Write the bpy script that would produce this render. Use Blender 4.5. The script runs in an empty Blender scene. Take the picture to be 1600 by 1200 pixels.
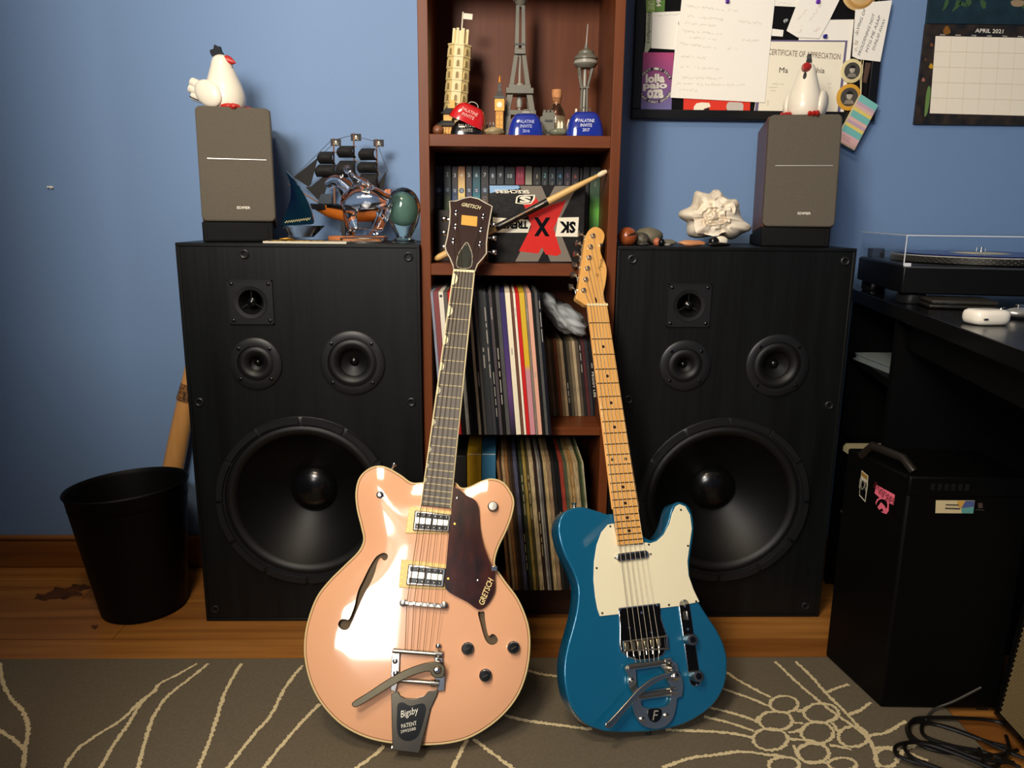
import bpy, math, random
from mathutils import Matrix, Vector, noise
from mathutils.geometry import delaunay_2d_cdt
random.seed(7)
SC = bpy.context.scene
COL = SC.collection
PI = math.pi
R = math.radians

# ---------------------------------------------------------------- camera
CAM_H, CAM_P, CAM_YAW, CAM_ROLL, CAM_F = .9091, .2171, .0221, .0100, 1195.35
cp, sp, cy, sy = math.cos(CAM_P), math.sin(CAM_P), math.cos(CAM_YAW), math.sin(CAM_YAW)
FW = Vector((sy * cp, cy * cp, -sp)); r0 = Vector((cy, -sy, 0)); u0 = r0.cross(FW)
RT = math.cos(CAM_ROLL) * r0 + math.sin(CAM_ROLL) * u0
UPV = -math.sin(CAM_ROLL) * r0 + math.cos(CAM_ROLL) * u0
CPOS = Vector((0, 0, CAM_H))
cd = bpy.data.cameras.new('camera'); cam = bpy.data.objects.new('camera', cd); COL.objects.link(cam)
cd.sensor_fit = 'HORIZONTAL'; cd.sensor_width = 36; cd.lens = CAM_F * 36 / 1600; cd.clip_start = .02
m = Matrix((RT, UPV, -FW)).transposed().to_4x4(); m.translation = CPOS; cam.matrix_world = m
SC.camera = cam

# ---------------------------------------------------------------- light, world, exposure
SC.view_settings.view_transform = 'Standard'; SC.view_settings.look = 'None'
SC.view_settings.exposure = 0.65; SC.view_settings.gamma = 1; SC.view_settings.use_curve_mapping = False
wd = bpy.data.worlds.new('world'); SC.world = wd; wd.use_nodes = True
wd.node_tree.nodes['Background'].inputs[0].default_value = (.75, .85, 1, 1)
wd.node_tree.nodes['Background'].inputs[1].default_value = .3
def area(name, loc, rot, sx, sz, power, col, spread=180):
    l = bpy.data.lights.new(name, 'AREA'); l.shape = 'RECTANGLE'; l.size = sx; l.size_y = sz
    l.energy = power; l.color = col; l.spread = R(spread)
    o = bpy.data.objects.new(name, l); COL.objects.link(o); o.location = loc; o.rotation_euler = rot
    return o
area('window_daylight', (-1.15, -2.06, 1.97), (R(90), 0, 0), 1.1, .8, 34, (1, .95, .88))
area('ceiling_lamp', (-.45, .3, 2.38), (0, 0, 0), .4, .4, 13, (1, .80, .56))
area('standing_lamp', (-.52, .0, 1.62), (R(84), 0, R(-4)), .34, .34, 15, (1, .92, .80))

# ---------------------------------------------------------------- pixel -> place on a real surface (1600 x 1200)
def ray(x, y): return FW + (x - 800) / CAM_F * RT - (y - 600) / CAM_F * UPV
def UY(x, y, Y): d = ray(x, y); return CPOS + d * (Y / d.y)
def UZ(x, y, z): d = ray(x, y); return CPOS + d * ((z - CAM_H) / d.z)
def UX(x, y, X): d = ray(x, y); return CPOS + d * (X / d.x)
def PS(Y, y): d = ray(800, y); return Y / d.y / CAM_F          # metres per pixel at depth Y, row y

# ---------------------------------------------------------------- materials
def lin(h):
    h = h.lstrip('#'); c = [int(h[i:i + 2], 16) / 255 for i in (0, 2, 4)]
    return tuple((v / 12.92 if v <= .04045 else ((v + .055) / 1.055) ** 2.4) for v in c) + (1,)
MATS = {}
def M(name, hx, rough=.5, metal=0, spec=.5, coat=0, trans=0, ior=1.45, alpha=1, var=None, bump=None, sheen=0, emit=0):
    """var=(hex2, scale xyz or float, contrast); bump=(scale, strength)"""
    if name in MATS: return MATS[name]
    m = bpy.data.materials.new(name); m.use_nodes = True; nt = m.node_tree; b = nt.nodes['Principled BSDF']
    I = b.inputs; I['Base Color'].default_value = lin(hx); I['Roughness'].default_value = rough; I['Metallic'].default_value = metal
    I['Specular IOR Level'].default_value = spec; I['Coat Weight'].default_value = coat; I['Coat Roughness'].default_value = .04
    I['Transmission Weight'].default_value = trans; I['IOR'].default_value = ior; I['Alpha'].default_value = alpha
    I['Sheen Weight'].default_value = sheen
    if var or bump:
        tc = nt.nodes.new('ShaderNodeTexCoord')
    if var:
        h2, sc, con = var; mp = nt.nodes.new('ShaderNodeMapping'); nt.links.new(tc.outputs['Object'], mp.inputs[0])
        mp.inputs['Scale'].default_value = sc if isinstance(sc, tuple) else (sc, sc, sc)
        n = nt.nodes.new('ShaderNodeTexNoise'); n.inputs['Scale'].default_value = 1; n.inputs['Detail'].default_value = 5
        nt.links.new(mp.outputs[0], n.inputs[0]); rp = nt.nodes.new('ShaderNodeValToRGB')
        rp.color_ramp.elements[0].color = lin(hx); rp.color_ramp.elements[1].color = lin(h2)
        rp.color_ramp.elements[0].position = .5 - con; rp.color_ramp.elements[1].position = .5 + con
        nt.links.new(n.outputs[0], rp.inputs[0]); nt.links.new(rp.outputs[0], I['Base Color'])
    if bump:
        n = nt.nodes.new('ShaderNodeTexNoise'); s = bump[0]; mp = nt.nodes.new('ShaderNodeMapping')
        mp.inputs['Scale'].default_value = s if isinstance(s, tuple) else (s, s, s)
        nt.links.new(tc.outputs['Object'], mp.inputs[0]); nt.links.new(mp.outputs[0], n.inputs[0])
        n.inputs['Scale'].default_value = 1; n.inputs['Detail'].default_value = 3
        bp = nt.nodes.new('ShaderNodeBump'); bp.inputs['Strength'].default_value = bump[1]; bp.inputs['Distance'].default_value = .002
        nt.links.new(n.outputs[0], bp.inputs['Height']); nt.links.new(bp.outputs[0], I['Normal'])
    MATS[name] = m; return m
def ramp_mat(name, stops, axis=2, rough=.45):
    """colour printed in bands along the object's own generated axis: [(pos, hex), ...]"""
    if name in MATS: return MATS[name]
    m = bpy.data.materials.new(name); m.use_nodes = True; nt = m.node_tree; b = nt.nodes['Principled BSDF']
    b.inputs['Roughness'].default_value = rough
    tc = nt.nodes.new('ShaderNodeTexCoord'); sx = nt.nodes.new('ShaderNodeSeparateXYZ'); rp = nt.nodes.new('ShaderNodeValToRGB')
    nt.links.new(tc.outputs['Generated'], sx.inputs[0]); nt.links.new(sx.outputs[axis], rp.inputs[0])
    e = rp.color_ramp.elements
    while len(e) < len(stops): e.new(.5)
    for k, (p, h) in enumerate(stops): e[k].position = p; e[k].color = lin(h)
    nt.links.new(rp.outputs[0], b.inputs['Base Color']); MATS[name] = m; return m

# ---------------------------------------------------------------- mesh builder
class MB:
    def __init__(s, T=None): s.v = []; s.f = []; s.T = T or Matrix.Identity(4); s.mi = []; s.cur = 0
    def _add(s, vs, fs):
        o = len(s.v); s.v.extend([tuple(s.T @ Vector(p)) for p in vs])
        for f in fs: s.f.append([o + i for i in f]); s.mi.append(s.cur)
        return s
    def box(s, x0, x1, y0, y1, z0, z1, taper=0):
        t = taper; vs = [(x0, y0, z0), (x1, y0, z0), (x1, y1, z0), (x0, y1, z0), (x0 + t, y0 + t, z1), (x1 - t, y0 + t, z1), (x1 - t, y1 - t, z1), (x0 + t, y1 - t, z1)]
        return s._add(vs, [(3, 2, 1, 0), (4, 5, 6, 7), (0, 1, 5, 4), (1, 2, 6, 5), (2, 3, 7, 6), (3, 0, 4, 7)])
    def cbox(s, c, d): return s.box(c[0] - d[0] / 2, c[0] + d[0] / 2, c[1] - d[1] / 2, c[1] + d[1] / 2, c[2] - d[2] / 2, c[2] + d[2] / 2)
    def prism(s, p, z0, z1, ax='z'):
        n = len(p)
        if sum(p[i][0] * p[(i + 1) % n][1] - p[(i + 1) % n][0] * p[i][1] for i in range(n)) < 0: p = p[::-1]
        if ax == 'z': f = lambda a, b, c: (a, b, c)
        elif ax == 'y': f = lambda a, b, c: (a, c, b)
        else: f = lambda a, b, c: (c, a, b)
        vs = [f(q[0], q[1], z0) for q in p] + [f(q[0], q[1], z1) for q in p]
        if ax == 'y':
            fs = [list(range(n)), list(range(2 * n - 1, n - 1, -1))] + [(i, n + i, n + (i + 1) % n, (i + 1) % n) for i in range(n)]
        else:
            fs = [list(range(n - 1, -1, -1)), list(range(n, 2 * n))] + [(i, (i + 1) % n, n + (i + 1) % n, n + i) for i in range(n)]
        return s._add(vs, fs)
    def loft(s, rings, closed=False, cap=True):
        n = len(rings[0]); vs = [p for r in rings for p in r]; fs = []
        K = len(rings)
        for k in range(K if closed else K - 1):
            a, b = k * n, ((k + 1) % K) * n
            for i in range(n): fs.append((a + i, a + (i + 1) % n, b + (i + 1) % n, b + i))
        if cap and not closed: fs.append(list(range(n - 1, -1, -1))); fs.append([(K - 1) * n + i for i in range(n)])
        return s._add(vs, fs)
    def lathe(s, prof, n=32, c=(0, 0, 0), ax='z', cap=True):
        rings = []
        for r, z in prof:
            ring = []
            for i in range(n):
                a = 2 * PI * i / n; x, y = r * math.cos(a), r * math.sin(a)
                p = (x, y, z) if ax == 'z' else ((x, -z, y) if ax == 'y' else (z, x, y))
                ring.append((p[0] + c[0], p[1] + c[1], p[2] + c[2]))
            rings.append(ring)
        return s.loft(rings, cap=cap)
    def tube(s, pts, r, n=8, closed=False, cap=True):
        pts = [Vector(p) for p in pts]; K = len(pts); rr = r if isinstance(r, (list, tuple)) else [r] * K; rings = []
        up = None
        for k in range(K):
            t = (pts[(k + 1) % K] - pts[k - 1]) if closed else (pts[min(k + 1, K - 1)] - pts[max(k - 1, 0)])
            t.normalize()
            if up is None: up = Vector((0, 0, 1)) if abs(t.z) < .9 else Vector((1, 0, 0))
            u = (up - up.dot(t) * t)
            if u.length < 1e-6: u = t.orthogonal()
            u.normalize(); w = t.cross(u); up = u
            rings.append([tuple(pts[k] + rr[k] * (math.cos(2 * PI * i / n) * u + math.sin(2 * PI * i / n) * w)) for i in range(n)])
        return s.loft(rings, closed=closed, cap=cap)
    def ell(s, c, r, n=16, m=10):
        prof = [(max(1e-4, math.sin(PI * k / m)), -math.cos(PI * k / m)) for k in range(m + 1)]
        rings = [[(c[0] + r[0] * q * math.cos(2 * PI * i / n), c[1] + r[1] * q * math.sin(2 * PI * i / n), c[2] + r[2] * z) for i in range(n)] for q, z in prof]
        return s.loft(rings)
    def tris(s, vs, fs): return s._add(vs, fs)
    def obj(s, name, mat, parent=None, bevel=0, smooth=True, angle=40, seg=2):
        me = bpy.data.meshes.new(name); me.from_pydata(s.v, [], s.f); me.update()
        return finish(name, me, mat, parent, bevel, smooth, angle, seg, s.mi if s.cur or any(s.mi) else None)
def finish(name, me, mat, parent=None, bevel=0, smooth=True, angle=40, seg=2, mi=None):
    for mm in (mat if isinstance(mat, (list, tuple)) else [mat]): me.materials.append(mm)
    if mi:
        me.polygons.foreach_set('material_index', mi)
    if smooth:
        me.polygons.foreach_set('use_smooth', [True] * len(me.polygons))
        me.set_sharp_from_angle(angle=R(angle))
    o = bpy.data.objects.new(name, me); COL.objects.link(o)
    if parent: o.parent = parent
    if bevel:
        bv = o.modifiers.new('bevel', 'BEVEL'); bv.width = bevel; bv.segments = seg; bv.limit_method = 'ANGLE'; bv.angle_limit = R(40)
    return o
def tag(o, label, cat, group=None):
    o['label'] = label; o['category'] = cat
    if group: o['group'] = group
    return o
def thing(name, label, cat, loc=(0, 0, 0), rot=(0, 0, 0), group=None, mw=None):
    o = bpy.data.objects.new(name, None); COL.objects.link(o); o.empty_display_size = .02
    if mw is not None: o.matrix_world = mw
    else: o.location = loc; o.rotation_euler = rot
    return tag(o, label, cat, group)
def struct(o): o['kind'] = 'structure'; return o
def copyob(o, parent=None, name=None):
    c = o.copy(); COL.objects.link(c)
    if parent: c.parent = parent
    return c
def crom(p, n=4, closed=False):
    out = []; K = len(p)
    for k in range(K if closed else K - 1):
        g = (lambda i: p[i % K]) if closed else (lambda i: p[max(0, min(K - 1, i))])
        a, b, c, d = g(k - 1), g(k), g(k + 1), g(k + 2)
        for j in range(n):
            t = j / n
            out.append(tuple(.5 * (2 * b[i] + (c[i] - a[i]) * t + (2 * a[i] - 5 * b[i] + 4 * c[i] - d[i]) * t * t + (3 * b[i] - a[i] - 3 * c[i] + d[i]) * t ** 3) for i in range(len(b))))
    if not closed: out.append(tuple(p[-1]))
    return out
def inpoly(x, y, p):
    r = False; j = len(p) - 1
    for i in range(len(p)):
        if (p[i][1] > y) != (p[j][1] > y) and x < (p[j][0] - p[i][0]) * (y - p[i][1]) / (p[j][1] - p[i][1]) + p[i][0]: r = not r
        j = i
    return r
def circ(cx, cy, r, n=24, r2=None): return [(cx + r * math.cos(2 * PI * i / n), cy + (r2 or r) * math.sin(2 * PI * i / n)) for i in range(n)]
def fill(outline, holes=(), grid=None):
    """triangulate an outline with holes (and inner grid points): -> verts2d, tris"""
    vs = [Vector(p[:2]) for p in outline]; ed = [(i, (i + 1) % len(outline)) for i in range(len(outline))]
    for h in holes:
        o = len(vs); vs += [Vector(p[:2]) for p in h]; ed += [(o + i, o + (i + 1) % len(h)) for i in range(len(h))]
    if grid:
        x0, x1 = min(p[0] for p in outline), max(p[0] for p in outline); y0, y1 = min(p[1] for p in outline), max(p[1] for p in outline)
        x = x0 + grid / 2
        while x < x1:
            y = y0 + grid / 2
            while y < y1:
                if inpoly(x, y, outline) and not any(inpoly(x, y, h) for h in holes) and pdist(x, y, outline) > grid * .4 and all(pdist(x, y, h) > grid * .4 for h in holes): vs.append(Vector((x, y)))
                y += grid
            x += grid
    V, _, F, *_r = delaunay_2d_cdt(vs, ed, [], 0, 1e-7)
    out = []
    for f in F:
        c = sum((V[i] for i in f), Vector((0, 0))) / len(f)
        if inpoly(c.x, c.y, outline) and not any(inpoly(c.x, c.y, h) for h in holes):
            a = [V[i] for i in f]
            if (a[1] - a[0]).cross(a[2] - a[0]) < 0: f = f[::-1]
            out.append(list(f))
    return [(v.x, v.y) for v in V], out
def pdist(x, y, p):
    best = 9
    for i in range(len(p)):
        ax, ay = p[i][0], p[i][1]; bx, by = p[(i + 1) % len(p)][0], p[(i + 1) % len(p)][1]
        dx, dy = bx - ax, by - ay; L = dx * dx + dy * dy + 1e-18; t = max(0, min(1, ((x - ax) * dx + (y - ay) * dy) / L))
        best = min(best, math.hypot(x - ax - t * dx, y - ay - t * dy))
    return best
def inset(p, d):
    n = len(p); A = sum(p[i][0] * p[(i + 1) % n][1] - p[(i + 1) % n][0] * p[i][1] for i in range(n)); s = 1 if A > 0 else -1; out = []
    for i in range(n):
        tx, ty = p[(i + 1) % n][0] - p[i - 1][0], p[(i + 1) % n][1] - p[i - 1][1]; L = math.hypot(tx, ty) + 1e-12
        out.append((p[i][0] - s * ty / L * d, p[i][1] + s * tx / L * d))
    return out
def fillobj(name, outline, holes, z, mat, parent, T=None, thick=0):
    v, f = fill(outline, holes); mb = MB(T); mb.tris([(a, b, z) for a, b in v], f)
    for ring in [outline] + list(holes):
        if thick:
            n = len(ring); mb.tris([(a, b, z) for a, b in ring] + [(a, b, z - thick) for a, b in ring], [(i, n + i, n + (i + 1) % n, (i + 1) % n) for i in range(n)])
    return mb.obj(name, mat, parent)
GLY = {}
def text(name, s, mat, parent, T, w=None, h=None, shear=0, ex=.0002, bold=0, sp=1, mir=False):
    """lettering as thin mesh: centred on T's origin, in its xy plane, w x h metres"""
    key = (s, shear, bold, sp)
    if key not in GLY:
        c = bpy.data.curves.new('t', 'FONT'); c.body = s; c.align_x = 'CENTER'; c.shear = shear; c.offset = bold; c.space_character = sp; c.resolution_u = 2
        o = bpy.data.objects.new('t', c); me = o.to_mesh(); v = [tuple(q.co) for q in me.vertices]; f = [tuple(p.vertices) for p in me.polygons]
        o.to_mesh_clear(); bpy.data.objects.remove(o); bpy.data.curves.remove(c); GLY[key] = (v, f)
    v, f = GLY[key]
    x0, x1 = min(p[0] for p in v), max(p[0] for p in v); y0, y1 = min(p[1] for p in v), max(p[1] for p in v)
    sx = w / (x1 - x0) if w else h / (y1 - y0); sy = h / (y1 - y0) if h else sx
    mb = MB(T); mb.tris([((p[0] - (x0 + x1) / 2) * sx, (p[1] - (y0 + y1) / 2) * sy, ex) for p in v], f)
    return mb.obj(name, mat, parent, smooth=False)
def TM(loc, right, up):
    """matrix with x = right, y = up, z = towards the viewer side"""
    r = Vector(right).normalized(); u = Vector(up); u = (u - u.dot(r) * r).normalized(); n = r.cross(u)
    m = Matrix((r, u, n)).transposed().to_4x4(); m.translation = Vector(loc); return m
XZ = lambda x, y, z, a=0: TM((x, y, z), (math.cos(a), 0, math.sin(a)), (-math.sin(a), 0, math.cos(a)))   # facing -Y
def ribbon(mb, pts, w, z, jag=0, seg=.006):
    """flat stripe along a 2D line"""
    P = []
    for i in range(len(pts) - 1):
        a, b = Vector(pts[i]), Vector(pts[i + 1]); n = max(1, int((b - a).length / seg))
        for k in range(n): P.append(a + (b - a) * k / n)
    P.append(Vector(pts[-1])); L, Rr = [], []
    for i, p in enumerate(P):
        t = (P[min(i + 1, len(P) - 1)] - P[max(i - 1, 0)]).normalized(); nn = Vector((-t.y, t.x))
        L.append(p + nn * (w / 2 + random.uniform(-jag, jag))); Rr.append(p - nn * (w / 2 + random.uniform(-jag, jag)))
    n = len(P)
    mb.tris([(q.x, q.y, z) for q in L] + [(q.x, q.y, z) for q in Rr], [(i, n + i, n + i + 1, i + 1) for i in range(n - 1)])
ORD = 'zeroth first second third fourth fifth sixth seventh eighth ninth tenth eleventh twelfth thirteenth fourteenth fifteenth sixteenth seventeenth eighteenth nineteenth twentieth twenty-first twenty-second twenty-third twenty-fourth twenty-fifth twenty-sixth twenty-seventh twenty-eighth twenty-ninth thirtieth thirty-first thirty-second thirty-third thirty-fourth thirty-fifth'.split()

# shared materials
CHROME = M('chrome', '#d8d4cc', .12, 1); STEEL = M('brushed steel', '#a8a39a', .3, 1); BRASS = M('string bronze', '#b58a5a', .35, 1)
BLK = M('black gloss', '#0a0a0a', .2); BLKM = M('black matte', '#0c0c0c', .6); CREAM = M('cream plastic', '#f0dfae', .35)
WHITE = M('white print', '#f2ecdc', .6); GLASS = M('clear glass', '#ffffff', .02, trans=1, ior=1.5); RED = M('red print', '#d8261c', .5)
WIRE = M('string steel', '#8e8270', .35, 1)

# ================================================================ THE ROOM
WY = 1.881
wallm = M('blue wall paint', '#7592bb', .55, spec=.3, bump=(160, .12))
MB().box(-1.45, 2.1, WY, WY + .1, 0, 2.45).obj('wall_back', wallm); struct(bpy.data.objects['wall_back'])
w = MB(); w.box(-2.1, -2.0, -2.1, .9, 0, 2.45); w.box(-2.1, -.80, .75, .93, 0, 2.45); w.box(-2.1, -.62, .35, .7, 0, 1.13); w.box(-1.55, -1.35, .93, WY, 0, 2.45); struct(w.obj('wall_left_and_blockers', wallm))  # left wall, with unseen stub and low wall added to shade the left side
struct(MB().box(2.1, 2.2, -2.1, WY + .1, 0, 2.45).obj('wall_right', wallm))
w = MB(); w.box(-2.1, -1.72, -2.2, -2.1, 0, 2.45); w.box(-.58, 2.2, -2.2, -2.1, 0, 2.45); w.box(-1.72, -.58, -2.2, -2.1, 0, 1.55); w.box(-1.72, -.58, -2.2, -2.1, 2.39, 2.45)
struct(w.obj('wall_front', wallm))
wf = MB()
for q in ((-1.76, -1.70, 1.51, 2.43), (-.60, -.54, 1.51, 2.43), (-1.76, -.54, 2.37, 2.43), (-1.76, -.54, 1.51, 1.57)): wf.box(q[0], q[1], -2.1, -2.07, q[2], q[3])
wo = struct(wf.obj('window_1', M('window paint', '#e8e4da', .5)))
MB().box(-1.70, -.60, -2.165, -2.16, 1.57, 2.37).obj('pane', M('window pane', '#f4f8ff', .05, trans=1), wo)
struct(MB().box(-2.1, 2.2, -2.2, 2, 2.45, 2.55).obj('ceiling', M('ceiling paint', '#cfc9bc', .8)))
wood = M('pine board', '#7a4a1e', .38, var=('#a26b30', (2.2, 40, 40), .22), bump=((4, 80, 80), .12))
wood2 = M('pine board dark', '#6a3f19', .38, var=('#925c28', (2.2, 40, 40), .22), bump=((4, 80, 80), .12))
wood3 = M('pine board light', '#84511f', .38, var=('#b0783a', (2.2, 40, 40), .22), bump=((4, 80, 80), .12))
fl = struct(MB().box(-2.1, 2.2, -2.2, 2, -.05, -.012).obj('floor', M('subfloor', '#3a2412', .8)))
bm_ = {}
y = .52; k = 0
while y < 1.9:
    x = -1.6 + (k * .47) % 1.1 - 1.1
    while x < 2.1:
        x0, x1 = max(x, -1.6), min(x + 1.1, 2.1)
        if x1 - x0 > .05:
            p = MB().box(x0 + .0007, x1 - .0007, y + .0006, y + .0904, -.012, 0).obj('plank', random.choice([wood, wood2, wood3]), fl, smooth=False)
        x += 1.1
    y += .0910; k += 1
MB().box(-2.0, 2.1, -2.1, .519, -.012, 0).obj('plank_field', wood, fl)
# dark burn mark worn into the boards by the wastebasket
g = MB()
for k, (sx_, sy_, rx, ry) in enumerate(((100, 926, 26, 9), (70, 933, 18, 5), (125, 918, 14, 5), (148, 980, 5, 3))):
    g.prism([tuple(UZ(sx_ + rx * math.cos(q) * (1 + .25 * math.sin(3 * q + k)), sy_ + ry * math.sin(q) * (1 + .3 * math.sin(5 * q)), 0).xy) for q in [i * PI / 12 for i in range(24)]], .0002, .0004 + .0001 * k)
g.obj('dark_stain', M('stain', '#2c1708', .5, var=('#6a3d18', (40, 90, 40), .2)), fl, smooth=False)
bb = struct(MB().box(-1.35, 2.1, WY - .013, WY, 0, .083).obj('baseboard_back', wood2, bevel=.003))
MB().box(-1.35, 2.1, WY - .017, WY, .078, .0875).obj('cap_moulding', wood, bb, bevel=.003)
n = UY(80, 293, WY); t = thing('wall_nail', 'small white plastic wall plug left in the blue wall, far left', 'wall plug', n)
MB().tube([(0, -.003, 0), (.0, 0, 0)], .0035, 10).obj('flange', WHITE, t); MB().tube([(-.007, -.004, .001), (.007, -.004, 0)], .002, 8).obj('stub', WHITE, t)

# ---------------------------------------------------------------- rug
RY = 1.437
rugm = M('rug pile', '#5f5546', .95, spec=.1, var=('#6e6453', 220, .3), bump=(700, .35))
rug = tag(MB().box(-1.3, UZ(1500, 1135, 0).x, .55, RY, .0003, .008).obj('area_rug', rugm, bevel=.003), 'flat grey rug with cream branching lines under both guitars', 'rug')
crm = M('rug cream yarn', '#d6c49a', .95, spec=.1, bump=(600, .4))
RLZ = [.0088]
def rl(pts, w=.0068):
    RLZ[0] += .00003
    q = [UZ(x, y, .0085).xy for x, y in pts]; q = crom([tuple(a) for a in q], 4); g = MB(); ribbon(g, q, w, RLZ[0], .0017, .0028)
    g.obj('cream_line', crm, rug, smooth=False)
for pts in [[(0, 1036), (3, 1062), (16, 1090), (36, 1112), (44, 1138), (40, 1165), (36, 1205)], [(-4, 1140), (20, 1155), (38, 1172)],
            [(308, 1037), (280, 1053), (250, 1068), (238, 1082), (215, 1100), (190, 1125), (150, 1150), (120, 1172), (98, 1205)],
            [(245, 1077), (220, 1100), (200, 1133), (180, 1160), (155, 1205)], [(325, 1037), (300, 1058), (262, 1088), (240, 1120), (228, 1155), (214, 1205)],
            [(377, 1037), (355, 1075), (344, 1105), (330, 1150), (308, 1205)], [(473, 1040), (445, 1075), (425, 1115), (395, 1150), (352, 1205)],
            [(500, 1100), (470, 1130), (440, 1165), (408, 1205)], [(600, 1165), (585, 1180), (550, 1205)], [(730, 1155), (715, 1185), (706, 1205)], [(740, 1155), (770, 1178), (800, 1200), (815, 1210)],
            [(788, 1118), (820, 1126), (870, 1133), (925, 1140)], [(820, 1046), (842, 1053), (878, 1058)], [(1130, 1048), (1165, 1070), (1205, 1090)], [(1128, 1076), (1160, 1087), (1200, 1103)],
            [(1105, 1105), (1145, 1115), (1185, 1128)], [(1100, 1120), (1140, 1130), (1178, 1143)], [(1040, 1141), (1100, 1143), (1140, 1146), (1175, 1153)], [(1035, 1200), (1080, 1185), (1120, 1180), (1160, 1175), (1200, 1180), (1225, 1182)],
            [(1211, 1034), (1240, 1062), (1270, 1088), (1300, 1112), (1335, 1137), (1358, 1155)], [(1243, 1034), (1270, 1060), (1290, 1083), (1325, 1118), (1360, 1160), (1372, 1200)], [(1292, 1082), (1310, 1075), (1326, 1070)],
            [(1326, 1117), (1345, 1110), (1360, 1098)], [(1357, 1150), (1385, 1145), (1415, 1127)], [(1362, 1170), (1400, 1170), (1450, 1190)], [(1400, 1190), (1430, 1165), (1500, 1180)]]: rl(pts)
for cx, cyy, rx, ry in [(1225, 1101, 22, 13), (1212, 1127, 26, 15), (1204, 1156, 27, 17), (1283, 1115, 27, 15), (1277, 1146, 25, 17), (1333, 1152, 23, 16), (1270, 1178, 25, 15), (1316, 1195, 22, 10), (1225, 1196, 24, 12), (1385, 1185, 18, 14)]:
    q = [(cx + rx * math.cos(a * .35), cyy + ry * math.sin(a * .35)) for a in range(19)]; rl(q, .0062)
for pts in [[(1180, 1130), (1187, 1120)], [(1245, 1113), (1262, 1108)], [(1236, 1130), (1255, 1131)], [(1232, 1146), (1252, 1142)], [(1300, 1130), (1312, 1148)], [(1230, 1156), (1262, 1158), (1290, 1165)], [(1296, 1165), (1330, 1172)], [(1240, 1165), (1255, 1190), (1290, 1192)]]: rl(pts, .0064)

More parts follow.
